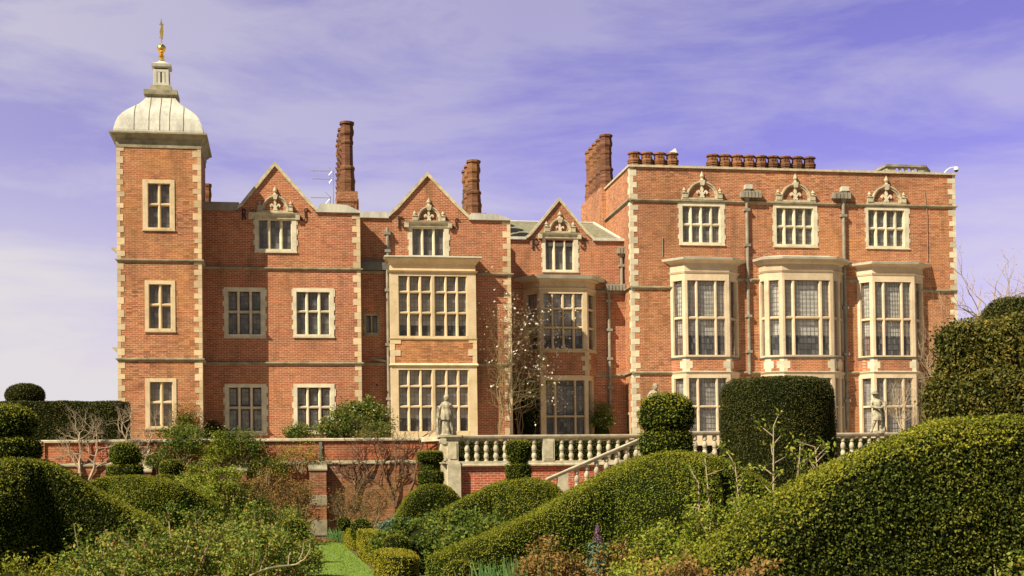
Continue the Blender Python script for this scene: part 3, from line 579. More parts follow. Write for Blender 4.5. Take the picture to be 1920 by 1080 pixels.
for a, c in ((x0b + .2, G[0][0] + .02), (G[-1][0] - .02, x1b + .02)):
    b = MB()
    if a > G[0][0]: b.poly(F, [(a, ze - .02), (c, ze - .02), (c, ze + .05), (c - .6, ze + .24), (a + .12, ze + .26)], -.5, .10)
    else: b.poly(F, [(a, ze - .02), (c, ze - .02), (c - .1, ze + .24), (a, ze + .24)], -.5, .10)
    b.build("lead_parapet", M['lead_dome'], w2)
b = MB(); coping(b, F, G, .13, -.45, .09); b.build("gable_coping", M['stone_grey'], w2)
b = MB(); quoins(b, F, x1b, -1, 1.5, ze - .05, .55, (.14, .32)); b.build("quoin", M['stone'], w2)
for a, c, z in ((bx1 - .2, x1b + .02, Z(925, 517, YB2)), (x0b, x1b + .02, Z(705, 686, YB2))): b = MB(); string(b, F, a, c, z, .10, .10); b.build("string_course", M['stone_weather'], w2)
b = MB(); string(b, F, x0b, bx0 + .2, Z(700, 513, YB2), .10, .09)
b.build("string_course", M['stone_weather'], w2)
b = MB(); gx0, gx1, gz0, gz1 = RC(679, 748, 494, 508, YB2); b.box(F, x0b + .2, bx0 + .1, gz0, gz1, .0, .3); b.box(F, x0b + .2, bx0 - .05, gz1, gz1 + .08, -.0, .22)
b.build("gutter_box", M['lead_dark'], w2)
b = MB(); zz = Z(700, 740, YB2)               # sloping waste pipe
b.tube([(X(696, YB2, 672), YB2 - .12, Z(696, 672, YB2)), (X(726, YB2, 679), YB2 - .14, Z(726, 679, YB2))], .06, 8); b.build("waste_pipe", M['lead_pipe'], w2)
b = MB(); hx, hz = X(707, YB2, 722), Z(707, 722, YB2); b.box(F, hx - .05, hx + .05, hz - .05, hz + .05, -.02, .006); b.build("vent_hole", M['black'], w2)
downpipe(YB2, 727, 508, 812, .06, None, d=.25); downpipe(YB2, 726, 428, 494, .07, None, joints=2, d=.14)
plan = [(bx0, YB2), (bx0, yb), (bx1, yb), (bx1, YB2)]; Ff = Fr(plan[1], plan[2]); L = Ff.L
def levels(um, Y, rows): return [(Z(um, b, Y), Z(um, a, Y)) for a, b in rows]
bay = Win("bay_window", 'stone')
def bcols(F, Y, prs, vm=600): return [(P(a, vm, Y).x - F.o.x, P(b, vm, Y).x - F.o.x) for a, b in prs]
um = 810
zA, zB = Z(um, 635, yb), Z(um, 512, yb)
bay.face(Ff, 0, L, zA, zB, bcols(Ff, yb, [(747.3, 763.7), (769.7, 785.3), (791.7, 807.3), (817.3, 833.7), (839.3, 854.7), (860.7, 876)], 575), levels(um, yb, [(517.3, 544.3), (550, 583.3), (589, 630)]), nx=2, ny=(3, 4, 4), T=.3, thickm=2, proud=0, blind=[(.19, 1)], cas=.02)
zC, zD = Z(um, 822, yb), Z(um, 687, yb)
low = Win("bay_window", 'stone')
low.face(Ff, 0, L, zC, zD, bcols(Ff, yb, [(747.7, 764.5), (770, 786.7), (792.3, 809), (818.7, 835.3), (841, 857.5), (863.5, 879.7)], 750), levels(um, yb, [(693.3, 721), (726.7, 759.3), (765, 808.3)]), nx=2, ny=(3, 4, 4), T=.3, thickm=2, proud=0, blind=[(.22, 1)], cas=.02)
for f in (Fr(plan[0], plan[1]), Fr(plan[2], plan[3])):
    bay.s.box(f, .002, f.L - .002, zA, zB, -.3, -.002); low.s.box(f, .002, f.L - .002, zC, zD, -.3, -.002)
zz = [Z(um, v, yb) for v in (512, 508, 495, 491, 486, 483)]
ring(bay.s, plan, .01, .01, zz[0] - .005, zz[1] - .06, YB2); ring(bay.s, plan, .05, .10, zz[1] - .06, zz[1], YB2); ring(bay.s, plan, -.01, -.01, zz[1], zz[2], YB2)
ring(bay.s, plan, .04, .08, zz[2], zz[3], YB2); ring(bay.s, plan, .10, .22, zz[3], zz[4], YB2); ring(bay.s, plan, .22, .24, zz[4], zz[5] - .02, YB2)
ring(low.s, plan, .02, .08, zD, zD + .05, YB2); ring(low.s, plan, .08, .02, zD + .05, Z(um, 681, yb), YB2); low.build('blind'); ring(bay.s, plan, .02, .05, zA - .06, zA, YB2)
o = bay.build('blind')
b = MB(); z1_ = Z(um, 681, yb); ring(b, plan, -.01, -.01, z1_, zA - .06, YB2); b.build("brick_panel", M['brick_tower'], o); b = MB(); ring(b, plan, -.01, -.01, 1.0, zC, YB2); b.build("brick_panel", M['brick_tower'], o)
b = MB(); quoins(b, Ff, 0, 1, z1_, zA - .06, .56, (.17, .40)); b.build("quoin", M['stone'], o); b = MB(); quoins(b, Ff, L, -1, z1_, zA - .06, .56, (.17, .36)); b.build("quoin", M['stone'], o)
b = MB(); ring(b, plan, .25, .24, zz[5] - .02, zz[5] + .03, YB2); ring(b, plan, .22, -.5, zz[5] + .03, zz[5] + .10, YB2); b.build("lead_roof", M['lead'], o)

# ------------------------------------------------------------------ recessed wing 3 with the canted bay
x0c, x1c = x1b - .3, X(1173, YB3, 620) + .1; F = FY(YB3)
gablewin('3', YB3, 1049, 1017, 1084, 446, 509, [(1022.6, 1037), (1042, 1056.5), (1061.5, 1075.7)], (448, 506), (1049.5, 435.5, 21, 411, 397), (1009, 1089, 437, 446), [('R', 997, 1008, 446, 466), ('J', 1089, 1099, 447, 466)])
pj = .85; yf = YB3 - pj
fl, fr = X(1012, yf, 600), X(1101, yf, 600)
plan = [(fl - .62, YB3), (fl, yf), (fr, yf), (fr + .62, YB3)]
HOLES['3'].append((fl - .2, fr + .2, Z(1057, 652, yf), Z(1057, 552, yf))); HOLES['3'].append((fl - .2, fr + .2, ZT, Z(1057, 715, yf)))
ze = Z(1060, 450, YB3); G = [(P(u, v, YB3).x, P(u, v, YB3).z) for u, v in [(985, 449.5), (996, 441), (1048, 377.5), (1098, 438), (1112, 450)]]
w3 = block("brick_wing", x0c, x1c, YB3, 9, ze, HOLES['3'], M['brick_red'], [(G[0][0], ze - .02), (G[0][0] + .01, ze)] + [(a, max(c, ze)) for a, c in G[1:-1]] + [(G[-1][0], ze - .02)])
roofprism(G, ze - .1, YB3, 4, w3)
yr = YB3 + 3.2; zr = Z(1000, 417, yr); b = MB()
b.face([(x0c - 1, YB3 + .3, ze), (x1c, YB3 + .3, ze), (X(1113, yr, 414), yr, zr), (x0c - 1, yr, zr)]); b.face([(x1c, YB3 + .3, ze), (x1c, yr + 3, ze), (X(1113, yr, 414), yr, zr)]); b.face([(x0c - 1, yr, zr), (X(1113, yr, 414), yr, zr), (x1c, yr + 3, ze), (x0c - 1, yr + 3, ze)])
b.build("slate_roof", M['slate'], w3)
b = MB(); b.tube([(X(1113, yr, 414), yr, zr + .03), (x1c, YB3 + .3, ze + .05)], .07, 6); b.tube([(x0c, yr, zr + .02), (X(1113, yr, 414), yr, zr + .02)], .06, 6); b.build("ridge_lead", M['lead'], w3)
b = MB(); b.poly(F, [(x0c + .2, ze - .02), (G[0][0] + .03, ze - .02), (G[0][0] + .03, ze + .11), (x0c + .2, ze + .11)], -.35, .12); b.poly(F, [(G[-1][0] - .03, ze - .02), (x1c, ze - .02), (x1c, ze + .11), (G[-1][0] - .03, ze + .11)], -.35, .12); b.build("lead_parapet", M['lead_dome'], w3)
b = MB(); coping(b, F, G, .12, -.45, .09); b.build("gable_coping", M['stone_grey'], w3)
for a, c, z in ((x0c, fl - .5, Z(1060, 548.5, YB3)), (fr + .5, x1c, Z(1060, 548.5, YB3)), (x0c, fl - .4, Z(1150, 707, YB3)), (fr + .5, x1c, Z(1150, 707, YB3))): b = MB(); string(b, F, a, c, z, .11, .09); b.build("string_course", M['stone_weather'], w3)
def canted(name, plan, Yw, um, yf, cols, rows, zt, zbt, frieze, stone='stone_bay', wide=None, ny=(8, 6), sidecols=1, blind=None, T=.2, nx=2, thick=.12, sm=.13, bm='blind', cas=.02):
    w = Win(name, stone)
    for i in range(len(plan) - 1):
        f = Fr(plan[i], plan[i + 1]); mid = abs(f.n.y) > .99
        c = bcols(f, yf, cols) if mid else None; m_ = min(sm, f.L * .2)
        if not mid: c = [(m_, f.L - m_)]; 
        w.face(f, 0, f.L, zbt, zt, c, rows, nx=nx, ny=ny, T=T, proud=0, blind=blind, wide=(wide if mid else [nx]), cas=cas)
    return w
rows = levels(1057, yf, [(550.4, 575.5), (580.5, 611), (616, 653.7)])
w = canted("bay_window", plan, YB3, 1057, yf, [(1018.7, 1033.5), (1039, 1053.5), (1059, 1073), (1079, 1093.3)], rows, Z(1057, 543, yf), Z(1057, 657, yf), None, stone='stone', ny=(3, 4, 4), blind=[(.25, 1)], nx=2, sm=.16)
zA, zB = Z(1057, 657, yf), Z(1057, 543, yf)
zz = [Z(1057, v, yf) for v in (543, 540, 527, 524)]
ring(w.s, plan, .03, .07, zz[0], zz[1], YB3); ring(w.s, plan, -.01, -.01, zz[1], zz[2], YB3); ring(w.s, plan, .05, .16, zz[2], zz[3], YB3); ring(w.s, plan, .0, .05, zA - .08, zA, YB3)
o = w.build('blind')
b = MB(); zq_ = zz[3]; ring(b, plan, .34, .40, zq_, zq_ + .16, YB3); ring(b, plan, .40, -.3, zq_ + .16, zq_ + .24, YB3); b.build("lead_roof", M['lead'], o)
zC = Z(1057, 704, yf); b = MB(); ring(b, plan, -.01, -.01, zC, zA - .08, YB3); b.build("brick_panel", M['brick_red'], o)
b = MB()
for i in (0, 1, 2):
    f = Fr(plan[i], plan[i + 1])
    if i != 0: quoins(b, f, 0, 1, zC, zA - .08, .5, (.14, .3), side=False)
    if i != 2: quoins(b, f, f.L, -1, zC, zA - .08, .5, (.14, .3), side=False)
b.build("quoin", M['stone'], o)
plan2 = [(fl - .35, YB3), (fl, yf + .02), (fr, yf + .02), (fr + .45, YB3)]
w = canted("garden_door_window", plan2, YB3, 1057, yf, [(1021, 1036.5), (1042.5, 1074.5), (1079.5, 1095)], levels(1057, yf, [(713, 778), (782.5, 818)]), Z(1057, 706, yf), Z(1057, 830, yf), None, stone='stone', wide=[3, 5, 3], ny=(7, 4), nx=2, sm=.1, blind=[(.45, .9)])
ring(w.s, plan2, .02, .06, Z(1057, 706, yf), zC, YB3); w.build('curtain_dim')
downpipe(YB3, 1164.6, 475, 540, .07, (1156, 1171, 465, 476), joints=1); downpipe(YB3, 1142, 546, 762, .075, (1133, 1171, 534, 545), joints=4, d=.12)

# ------------------------------------------------------------------ right block
xr0, xr1 = X(1184.5, YR, 600), X(1794.5, YR, 560); F = FY(YR)
zr1 = Z(1184, 313, YR); zrs = [Z(1185, 378, YR), Z(1185, 542, YR), Z(1187, 702, YR)]
for uc, su0, su1, sv0, sv1, cl, rv, bmt in (
    (1316, 1273, 1358, 380, 458.5, [(1279.7, 1293.4), (1299.2, 1312.7), (1318.2, 1331.7), (1337, 1350.5)], [(386.4, 417.7), (423.3, 454.6)], 'curtain'),
    (1491, 1450, 1532.5, 384, 462.5, [(1455.6, 1469), (1474.5, 1488), (1493.2, 1506.6), (1511.5, 1525)], [(390.2, 421.5), (427, 458.2)], 'curtain'),
    (1662, 1623.5, 1704, 388.5, 465.5, [(1628, 1641.3), (1646.5, 1659.8), (1664.5, 1677.8), (1682.7, 1695.7)], [(394, 425), (430.5, 461.5)], 'curtain')):
    flatwin('R', YR, su0, su1, sv0, sv1, cl, rv, stone='stone_pale', bm=bmt, ny=4, curt=.42, T=.24, iron=False)
for uc, hwp in ((1316, 29.5), (1491, 28.5), (1661.5, 28)):
    dv = (uc - 1316) * .0243; crest(YR, uc, 372.5 + dv, hwp, 341 + dv, 322 + dv)
bays = [  # outline in photo columns, front columns, upper/lower rows
    dict(pl=[(1257.5, 0), (1285, 1), (1368, 1), (1385, 0)], p=.62, um=1326, cols=[(1289.6, 1305), (1310.4, 1340.7), (1346, 1361.5)], dv=0, low=True, top=(479, 488, 494, 511)),
    dict(pl=[(1424, 0), (1436, .62), (1468, 1), (1563, 1), (1574, .62), (1583, 0)], p=.85, um=1515, cols=[(1472, 1486), (1492.7, 1536.7), (1544, 1557.8)], dv=-.6, low=True, top=(477, 487, 495, 509)),
    dict(pl=[(1608, 0), (1637, 1), (1716, 1), (1732, 0)], p=.62, um=1676, cols=[(1641.5, 1656), (1661.4, 1690), (1695.6, 1710)], dv=3, low=True, top=(488, 496.5, 500, 515))]
for B in bays:
    plan = [(X(u, YR - B['p'] * f, 600), YR - B['p'] * f) for u, f in B['pl']]; yf = YR - B['p']; um = B['um']; dv = B['dv']; t0, t1, t2, t3 = B['top']
    ru = [(525.6 + dv, 592.5 + dv), (598.7 + dv * .8, 665.5 + dv * .3)]; rl = [(708.5, 759.5), (764.5, 812)]
    HOLES['R'].append((plan[1][0] + .1, plan[-2][0] - .1, Z(um, 664, yf), Z(um, 528, yf))); HOLES['R'].append((plan[1][0] + .1, plan[-2][0] - .1, ZT, Z(um, 710, yf)))
    w = canted("bay_window", plan, YR, um, yf, B['cols'], levels(um, yf, ru), Z(um, t3 + 1.5, yf), Z(um, 669, yf), None, wide=[3, 6, 3], nx=4, ny=(8, 6), blind=[(.27, 1)], T=.2, sm=.15, cas=.012)
    za, zb = Z(um, 669 + dv * .3, yf), Z(um, t3 + 1.5, yf)
    ring(w.s, plan, .02, .06, zb, Z(um, t3 - 2, yf), YR); ring(w.s, plan, .0, .0, Z(um, t3 - 2, yf), Z(um, t2, yf), YR)
    ring(w.s, plan, .03, .08, Z(um, t2, yf), Z(um, t2 - 2.5, yf), YR); ring(w.s, plan, .10, .26, Z(um, t2 - 2.5, yf), Z(um, t1, yf), YR)
    o = w.build('blind')
    b = MB(); zt1 = Z(um, t1, yf); ring(b, plan, .28, .31, zt1, zt1 + .10, YR); ring(b, plan, .31, -.35, zt1 + .10, Z(um, t0, yf - .1) + .02, YR); b.build("lead_roof", M['lead'], o)
    b = MB(); ring(b, plan, .03, .06, za - .08, za, YR); b.build("lead_sill", M['lead_dark'], o)
    zc_, zd_ = Z(um, 698, yf), za - .08
    b = MB(); ring(b, plan, -.005, -.005, zc_ + .06, zd_, YR); b.build("brick_panel", M['brick_red'], o)
    b = MB()
    for i in range(len(plan) - 1):
        f = Fr(plan[i], plan[i + 1]); e = min(.32, f.L * .42)
        if i > 0: b.box(f, -.005, e, zc_ + .20, zd_ - .12, -.1, .008); b.box(f, -.005, e * .6, zc_ + .06, zd_, -.1, .006)
        if i < len(plan) - 2: b.box(f, f.L - e, f.L + .005, zc_ + .20, zd_ - .12, -.1, .008); b.box(f, f.L - e * .6, f.L + .005, zc_ + .06, zd_, -.1, .006)
    ring(b, plan, .02, .07, zc_ - .04, zc_ + .03, YR); ring(b, plan, .07, .0, zc_ + .03, zc_ + .06, YR); b.build("quoin", M['stone_pale'], o)
    plan2 = plan
    w = canted("bay_window", plan2, YR, um, yf, B['cols'], levels(um, yf, rl), Z(um, 701, yf) - .0, Z(um, 835, yf), None, wide=[3, 6, 3], nx=3, ny=(6, 5), blind=[(0, 1)] , T=.2, sm=.15, cas=.012)
    ring(w.s, plan, .0, .02, Z(um, 701, yf), zc_ - .04, YR)
    w.build('curtain')
w4 = block("brick_block", xr0, xr1, YR, 5.0, zr1, HOLES['R'], M['brick_right'])
b = MB(); b.box(F, xr0 - .07, xr1 + .07, zr1, zr1 + .10, -.5, .09); b.box(Fr((xr0, YR + 5), (xr0, YR)), 0, 4.5, zr1, zr1 + .098, -.5, .07); b.build("parapet_coping", M['stone_grey'], w4)
b = MB(); quoins(b, F, xr0, 1, 1.5, zr1, .54, (.16, .36)); b.build("quoin", M['stone_pale'], w4); b = MB(); quoins(b, F, xr1, -1, 1.5, zr1, .54, (.14, .34)); b.build("quoin", M['stone_pale'], w4)
fs = Fr((xr0, YR + 5), (xr0, YR))
b = MB(); string(b, F, xr0, xr1, zrs[0], .12, .10); b.build("string_course", M['stone_weather'], w4)
pls = [[(X(u, YR - B['p'] * f, 600)) for u, f in B['pl']] for B in bays]
for (a, c) in ((xr0, pls[0][0] + .1), (pls[0][-1] - .1, pls[1][0] + .1), (pls[1][-1] - .1, pls[2][0] + .1), (pls[2][-1] - .1, xr1)):
    for zz_ in (zrs[1] if (a == xr0 or c == xr1) else zrs[1] + .42, zrs[2]): b = MB(); string(b, F, a, c, zz_, .12, .10, 0 if a != xr0 else 1); b.build("string_course", M['stone_weather'], w4)
for z, d in ((zrs[0], .10), (zrs[1], .10), (zrs[2], .09)):
    b = MB(); b.profile(fs, 0 if z > 9 else 3.5, 5.0 + d, [(z, -.02), (z, .02), (z + .054, d * .55), (z + .066, d), (z + .12, d), (z + .15, .005), (z + .15, -.02)]); b.build("string_course", M['stone_weather'], w4)
b = MB(); dx0 = Fr((xr0, YR + 1.25), (xr0, YR)); dz = Z(1180, 776, YR); b.box(dx0, .1, .75, 1.5, dz + .12, -.05, .03); o = b.build("side_door_surround", M['stone'], w4); b = MB(); b.box(dx0, .22, .63, 1.5, dz, -.02, .04); b.build("door", M['door'], o)
downpipe(YR, 1401.5, 370, 702, .075, (1387, 1425, 360, 371), 'lead_pipe', 5); downpipe(YR, 1583.5, 373, 806, .08, (1558, 1592, 363, 373), 'lead_pipe', 5)
for (u, v) in ((1401, 352), (1581, 356)):
    b = MB(); hx0, hx1, hz0, hz1 = RC(u - 6.5, u + 6.5, v - 4, v + 4, YR); b.box(F, hx0, hx1, hz0, hz1, .0, .28); b.box(F, hx0 + .08, hx1 - .08, hz0 - .2, hz0, .0, .2); b.build("rainwater_spout", M['lead'], w4)
b = MB(); b.tube([(X(1733, YR, 360), YR - .03, Z(1733, 360, YR)), (X(1738, YR, 400), YR - .03, Z(1738, 400, YR)), (X(1739, YR, 490), YR - .03, Z(1739, 490, YR))], .018, 5); b.tube([(X(1242, YR, 445), YR - .03, Z(1242, 445, YR)), (X(1242, YR, 480), YR - .03, Z(1242, 480, YR))], .02, 5)
b.build("lightning_conductor", M['lead_pipe'], w4)
# lower wall and stack base running back behind the parapet corner
b = MB(); yq = YR + 4.9; zq0 = Z(1130, 352, YR + 5.0); xq = X(1130, YR + 5, 400); b.box(FY(yq), xq - .05, xq + 1.2, 4, zq0, -5.0, 0); o = b.build("stack_base", M['brick_right'], HOUSE)

# ------------------------------------------------------------------ chimneys
def shaft(b, x, y, z0, z1, r, n=8, base=True):
    H = z1 - z0; pr = []
    if base: pr += [(r * 1.32, 0), (r * 1.32, .5), (r * 1.40, .56), (r * 1.40, .66), (r * 1.28, .74), (r * 1.18, 1.1), (r * 1.34, 1.16), (r * 1.34, 1.24), (r * 1.04, 1.34)]
    else: pr += [(r * 1.05, 0)]
    pr += [(r, H - 1.05), (r * 1.12, H - 1.0), (r * 1.12, H - .92), (r * 1.02, H - .86), (r * 1.05, H - .66), (r * 1.24, H - .56), (r * 1.24, H - .44), (r * 1.12, H - .30), (r * 1.08, H - .16), (r * 1.3, H - .12), (r * 1.3, H - .03), (r * 1.1, H)]
    b.lathe((x, y, z0), pr, n, math.pi / 8)
def stack(name, items, extra=None):
    b = MB()
    for it in items: shaft(b, *it)
    if extra: extra(b)
    return b
yc = YB1 + 4.2; xc = X(651, yc, 300); s_ = 1 / 42.0; zt_ = Z(651, 229, yc); zb_ = Z(651, 385, yc) + .15
def ex(b):
    F = FY(yc - .5); b.box(F, xc - .50, xc + .48, zb_ - .8, zb_ + .06, -6, 0); b.box(F, xc - .46, xc + .44, zb_ + .06, zb_ + .40, -5.9, -.04)
b = MB(); ex(b); base = b.build("chimney_base", M['brick_right'], HOUSE)
b = MB(); shaft(b, xc, yc, zb_ + .3, zt_, .27); b.build("chimney_shaft", M['brick_chimney'], base)
for k in range(4):
    b = MB(); y = yc + .95 * (k + 1); shaft(b, xc - .05, y, zb_ + .3, zt_ - .05, .27)
    for i in range(22):                      # ornamental projecting bricks on the rear shafts
        for a in range(0, 8, 2):
            an = a * math.pi / 4 + (i % 2) * math.pi / 4; z = zb_ + 1.2 + i * .15; px_, py_ = xc - .05 + .30 * math.cos(an), y + .30 * math.sin(an)
            if z < zt_ - 1.1: b.box(FY(py_), px_ - .05, px_ + .05, z, z + .07, -.05, .05)
    b.build("chimney_shaft", M['brick_chimney'], base)
yc = YB2 + 4.0; xc = X(889, yc, 350); zt_ = Z(889, 301, yc); zb_ = Z(889, 401, yc)
b = MB(); F = FY(yc - .5); b.box(F, xc - .5, xc + .5, zb_ - .8, zb_ - .05, -3, 0); base = b.build("chimney_base", M['brick_right'], HOUSE)
for k in range(3):
    b = MB(); shaft(b, xc - .02, yc + .9 * k, zb_ - .25, zt_ - .02 * k, .27); b.build("chimney_shaft", M['brick_chimney'], base)
b = MB(); px0 = X(868, yc, 350); b.tube([(xc - .2, yc - .2, Z(872, 356, yc)), (px0, yc, Z(868, 362, yc)), (px0, yc, Z(868, 394, yc)), (xc - .3, yc, Z(872, 392, yc))], .03, 6); b.build("stay_pipe", M['lead_dark'], base)
yc = YR + 5.6; xc = X(1136.5, yc, 300); zt_ = Z(1136, 253, yc); zb_ = Z(1136, 352, yc) - .3
b = MB(); F = FY(yc - .5); b.box(F, xc - .42, xc + .42, zb_ - 3, zb_ + .25, -4.6, 0); base = b.build("chimney_base", M['brick_right'], HOUSE)
for k in range(5):
    b = MB(); shaft(b, xc, yc + .86 * k, zb_, zt_, .27); b.build("chimney_shaft", M['brick_chimney'], base)
def pot(b, x, y, zt):
    b.lathe((x, y, zt - 1.5), [(.29, 0), (.29, .72), (.335, .78), (.30, .84), (.29, .9), (.33, .96), (.31, 1.0), (.335, 1.04), (.335, 1.12), (.27, 1.18), (.255, 1.36), (.33, 1.40), (.33, 1.46), (.26, 1.5)], 8, math.pi / 8)
    for a in (-.8, 0, .8): b.box(FY(y - .262), x + a * .17 - .035, x + a * .17 + .035, zt - .29, zt - .17, -.01, .012)
for n_, us, vt0, vt1, yy in ((4, (1189, 1260), 285.5, 287.5, YR + 3.0), (9, (1336, 1517), 290, 295, YR + 3.6)):
    hold = MB(); xa, xb = X(us[0], yy, 300), X(us[1], yy, 300); hz = Z(us[0], vt0, yy); hold.box(FY(yy - .35), xa - .4, xb + .4, hz - 3, hz - 1.45, -.7, 0); base = hold.build("chimney_base", M['brick_right'], HOUSE)
    for k in range(n_):
        f = k / (n_ - 1); u = us[0] + (us[1] - us[0]) * f; v = vt0 + (vt1 - vt0) * f; b = MB(); pot(b, X(u, yy, 300), yy, Z(u, v, yy)); o = b.build("chimney_shaft", M['brick_chimney'], base)
        if n_ == 4 and k == 3: 
            c = MB(); x_, z_ = X(u, yy, 290), Z(u, v, yy); Fq = FY(yy); c.poly(Fq, [(x_ - .2, z_), (x_ + .22, z_), (x_ + .14, z_ + .22), (x_ + .08, z_ + .20)], -.15, .15); c.build("chimney_cowl", M['white'], base); c = MB(); c.tube([(x_ - .3, yy, z_ - .3), (x_ - .3, yy, z_ + .15)], .015, 5); c.build("chimney_rod", M['lead_dark'], base)
# roof lantern with arched openings at the right end
ya = YR + 3.2; F = FY(ya); lx0, lx1 = X(1663, ya, 310), X(1733, ya, 310); lz0 = zr1 - .1; lz1 = Z(1690, 309, ya)
b = MB(); holes = []
for k, u in enumerate((1683, 1693.5, 1705.5, 1717.5)):
    cx = X(u, ya, 315); holes.append((cx, .115))
zh = Z(1700, 320, ya) ; xs = [lx0]
tiles_ = [lx0] + [e for c, r in holes for e in (c - r, c + r)] + [lx1]
for i in range(0, len(tiles_), 2): b.box(F, tiles_[i], tiles_[i + 1], lz0 - .3, lz1 - .12, -.12, 0)
for c, r in holes:
    n = 8; zt2 = Z(1700, 319, ya)
    for i in range(n):
        a0, a1 = math.pi * i / n, math.pi * (i + 1) / n
        b.poly(F, [(c + r * math.cos(a0), zt2 + r * math.sin(a0)), (c + r * math.cos(a0), lz1 - .12), (c + r * math.cos(a1), lz1 - .12), (c + r * math.cos(a1), zt2 + r * math.sin(a1))], -.12, 0)
def sidewall(p, q, n):
    f = Fr(p, q); L = f.L; w = L / n
    for k in range(n):
        c = w * (k + .5); r = min(.10, w * .32); b.box(f, k * w, c - r, lz0 - .3, lz1 - .12, -.10, 0); b.box(f, c + r, (k + 1) * w, lz0 - .3, lz1 - .12, -.10, 0); b.box(f, c - r, c + r, zh + .04, lz1 - .12, -.10, -.002)
R_ = (X(1741, ya + 1.0, 310), ya + 1.0); L_ = (lx0 - .12, ya + 2.6)
sidewall((lx1, ya), R_, 3); sidewall(L_, (lx0, ya), 6)
o = b.build("roof_lantern", M['stone_grey'], HOUSE); b = MB(); zt3 = lz1 - .12
for p, q in (((lx0, ya), (lx1, ya)), ((lx1, ya), R_), (L_, (lx0, ya))): b.box(Fr(p, q), -.05, Fr(p, q).L + .05, zt3, lz1, -.16, .08)
b.build("lantern_coping", M['stone_weather'], o)
# little weathered stack between tower and first wing
b = MB(); yy = YB1 + 5; xx = X(389, yy, 370); shaft(b, xx, yy, ze, Z(389, 345, yy), .16, base=False); b.build("chimney_shaft", M['brick_chimney'], HOUSE)

# ------------------------------------------------------------------ fittings that stand on the roof
yy = YR + .3; b = MB(); c = P(1770, 325, yy)
t = thing("security_camera", (c.x, yy, c.z), "white dome camera on a bent arm at the right end of the parapet", "security camera")
b.tube([c, P(1775, 319, yy), P(1780, 315.5, yy), P(1786, 314, yy), P(1793, 313.5, yy)], .028, 6); b.build("bracket_arm", M['white'], t)
d = P(1793, 316, yy); b = MB(); b.lathe(d, [(.05, .08), (.10, .05), (.12, 0), (.12, -.08)], 12); b.build("housing", M['white'], t); b = MB(); b.lathe(d, [(.105, -.08), (.09, -.13), (.05, -.17), (.01, -.18)], 12); b.build("lens_dome", M['black'], t)
yy = YB1 + 3.0
for (u0, v0, u1, um_, vb, lab, br) in ((583, 321, 622, 625, 385, "upper television aerial pair clamped beside the tallest chimney", 1), (583, 371, 620, 619, 392, "single television aerial with an angled reflector low beside the tallest chimney", 0)):
    base = P(um_, vb, yy); t = thing("tv_aerial", (base.x, yy, base.z), lab, "aerial"); b = MB(); b.tube([base, P(um_, v0 - 3, yy)], .022, 6); b.build("mast", M['alu'], t)
    for kk, vv in enumerate((v0, v0 + 15) if br else (v0,)):
        b = MB(); a, c = P(u0 + 2 * kk, vv - .5, yy), P(u1, vv, yy); b.tube([a, c, (base.x, yy, c.z)], .012, 5); n = 13
        for i in range(n): 
            q_ = Vector(a).lerp(Vector(c), i / (n - 1)); b.tube([q_ + Vector((0, 0, -.07)), q_ + Vector((0, 0, .07))], .006, 4); b.tube([q_ + Vector((0, -.15, 0)), q_ + Vector((0, .15, 0))], .006, 4)
        for s in (-1, 1): b.tube([c, c + Vector((-.12 - (.0 if br else .12), 0, s * (.18 if br else .28)))], .010, 5)
        b.build("yagi_boom", M['alu'], t)
# ------------------------------------------------------------------ garden wall
F = FY(YW); ws0, ws1 = X(66, YW, 850), X(839, YW, 850)
zcop = Z(430, 828, YW); zled = Z(450, 868, YW)
GW = thing("garden_wall", ((ws0 + ws1) / 2, YW, 0), "long red brick retaining wall with stone coping and ledge at the foot of the terrace", "garden wall")
b = MB(); b.box(F, ws0, ws1, zled, zcop, -.5, 0); b.box(F, ws0, ws0 + .30, zled, zcop - .01, -.02, .06); b.build("upper_wall", M['brick_wall'], GW)
b = MB(); b.box(F, ws0, ws1, -.3, zled - .07, -.5, .12); b.build("lower_wall", M['brick_old'], GW)
b = MB(); b.profile(F, ws0 - .05, ws1, [(zcop, -.56), (zcop, .07), (zcop + .06, .07), (zcop + .09, .02), (zcop + .10, -.25), (zcop + .09, -.56)]); b.build("coping", M['stone_grey'], GW)
b = MB(); b.profile(F, ws0, ws1, [(zled - .07, -.1), (zled - .07, .16), (zled - .03, .16), (zled + .05, .005), (zled + .05, -.1)]); b.build("ledge", M['stone_weather'], GW)
b = MB(); xj = X(601, YW, 850); b.box(F, xj - .05, xj + .05, zled + .05, zcop, -.01, .05); b.build("drain_pipe", M['lead_dark'], GW)
for (a, c, vt) in ((580, 611, 869), (433, 463, 870), (267, 286, 872)):
    x0, x1 = X(a, YW, 900), X(c, YW, 900); zt = zled - .02; b = MB(); b.box(F, x0, x1, -.3, zt - .26, .10, .50); b.build("buttress", M['brick_old'], GW)
    b = MB(); b.profile(F, x0 - .03, x1 + .03, [(zt - .26, .1), (zt - .26, .54), (zt - .21, .54), (zt, .13), (zt, .1)]); z = .95; b.box(F, x0 - .01, x1 + .01, z, z + .34, .1, .515); b.box(F, x0 - .01, x1 + .01, .0, .5, .1, .515); b.build("buttress_cap", M['stone_weather'], GW)
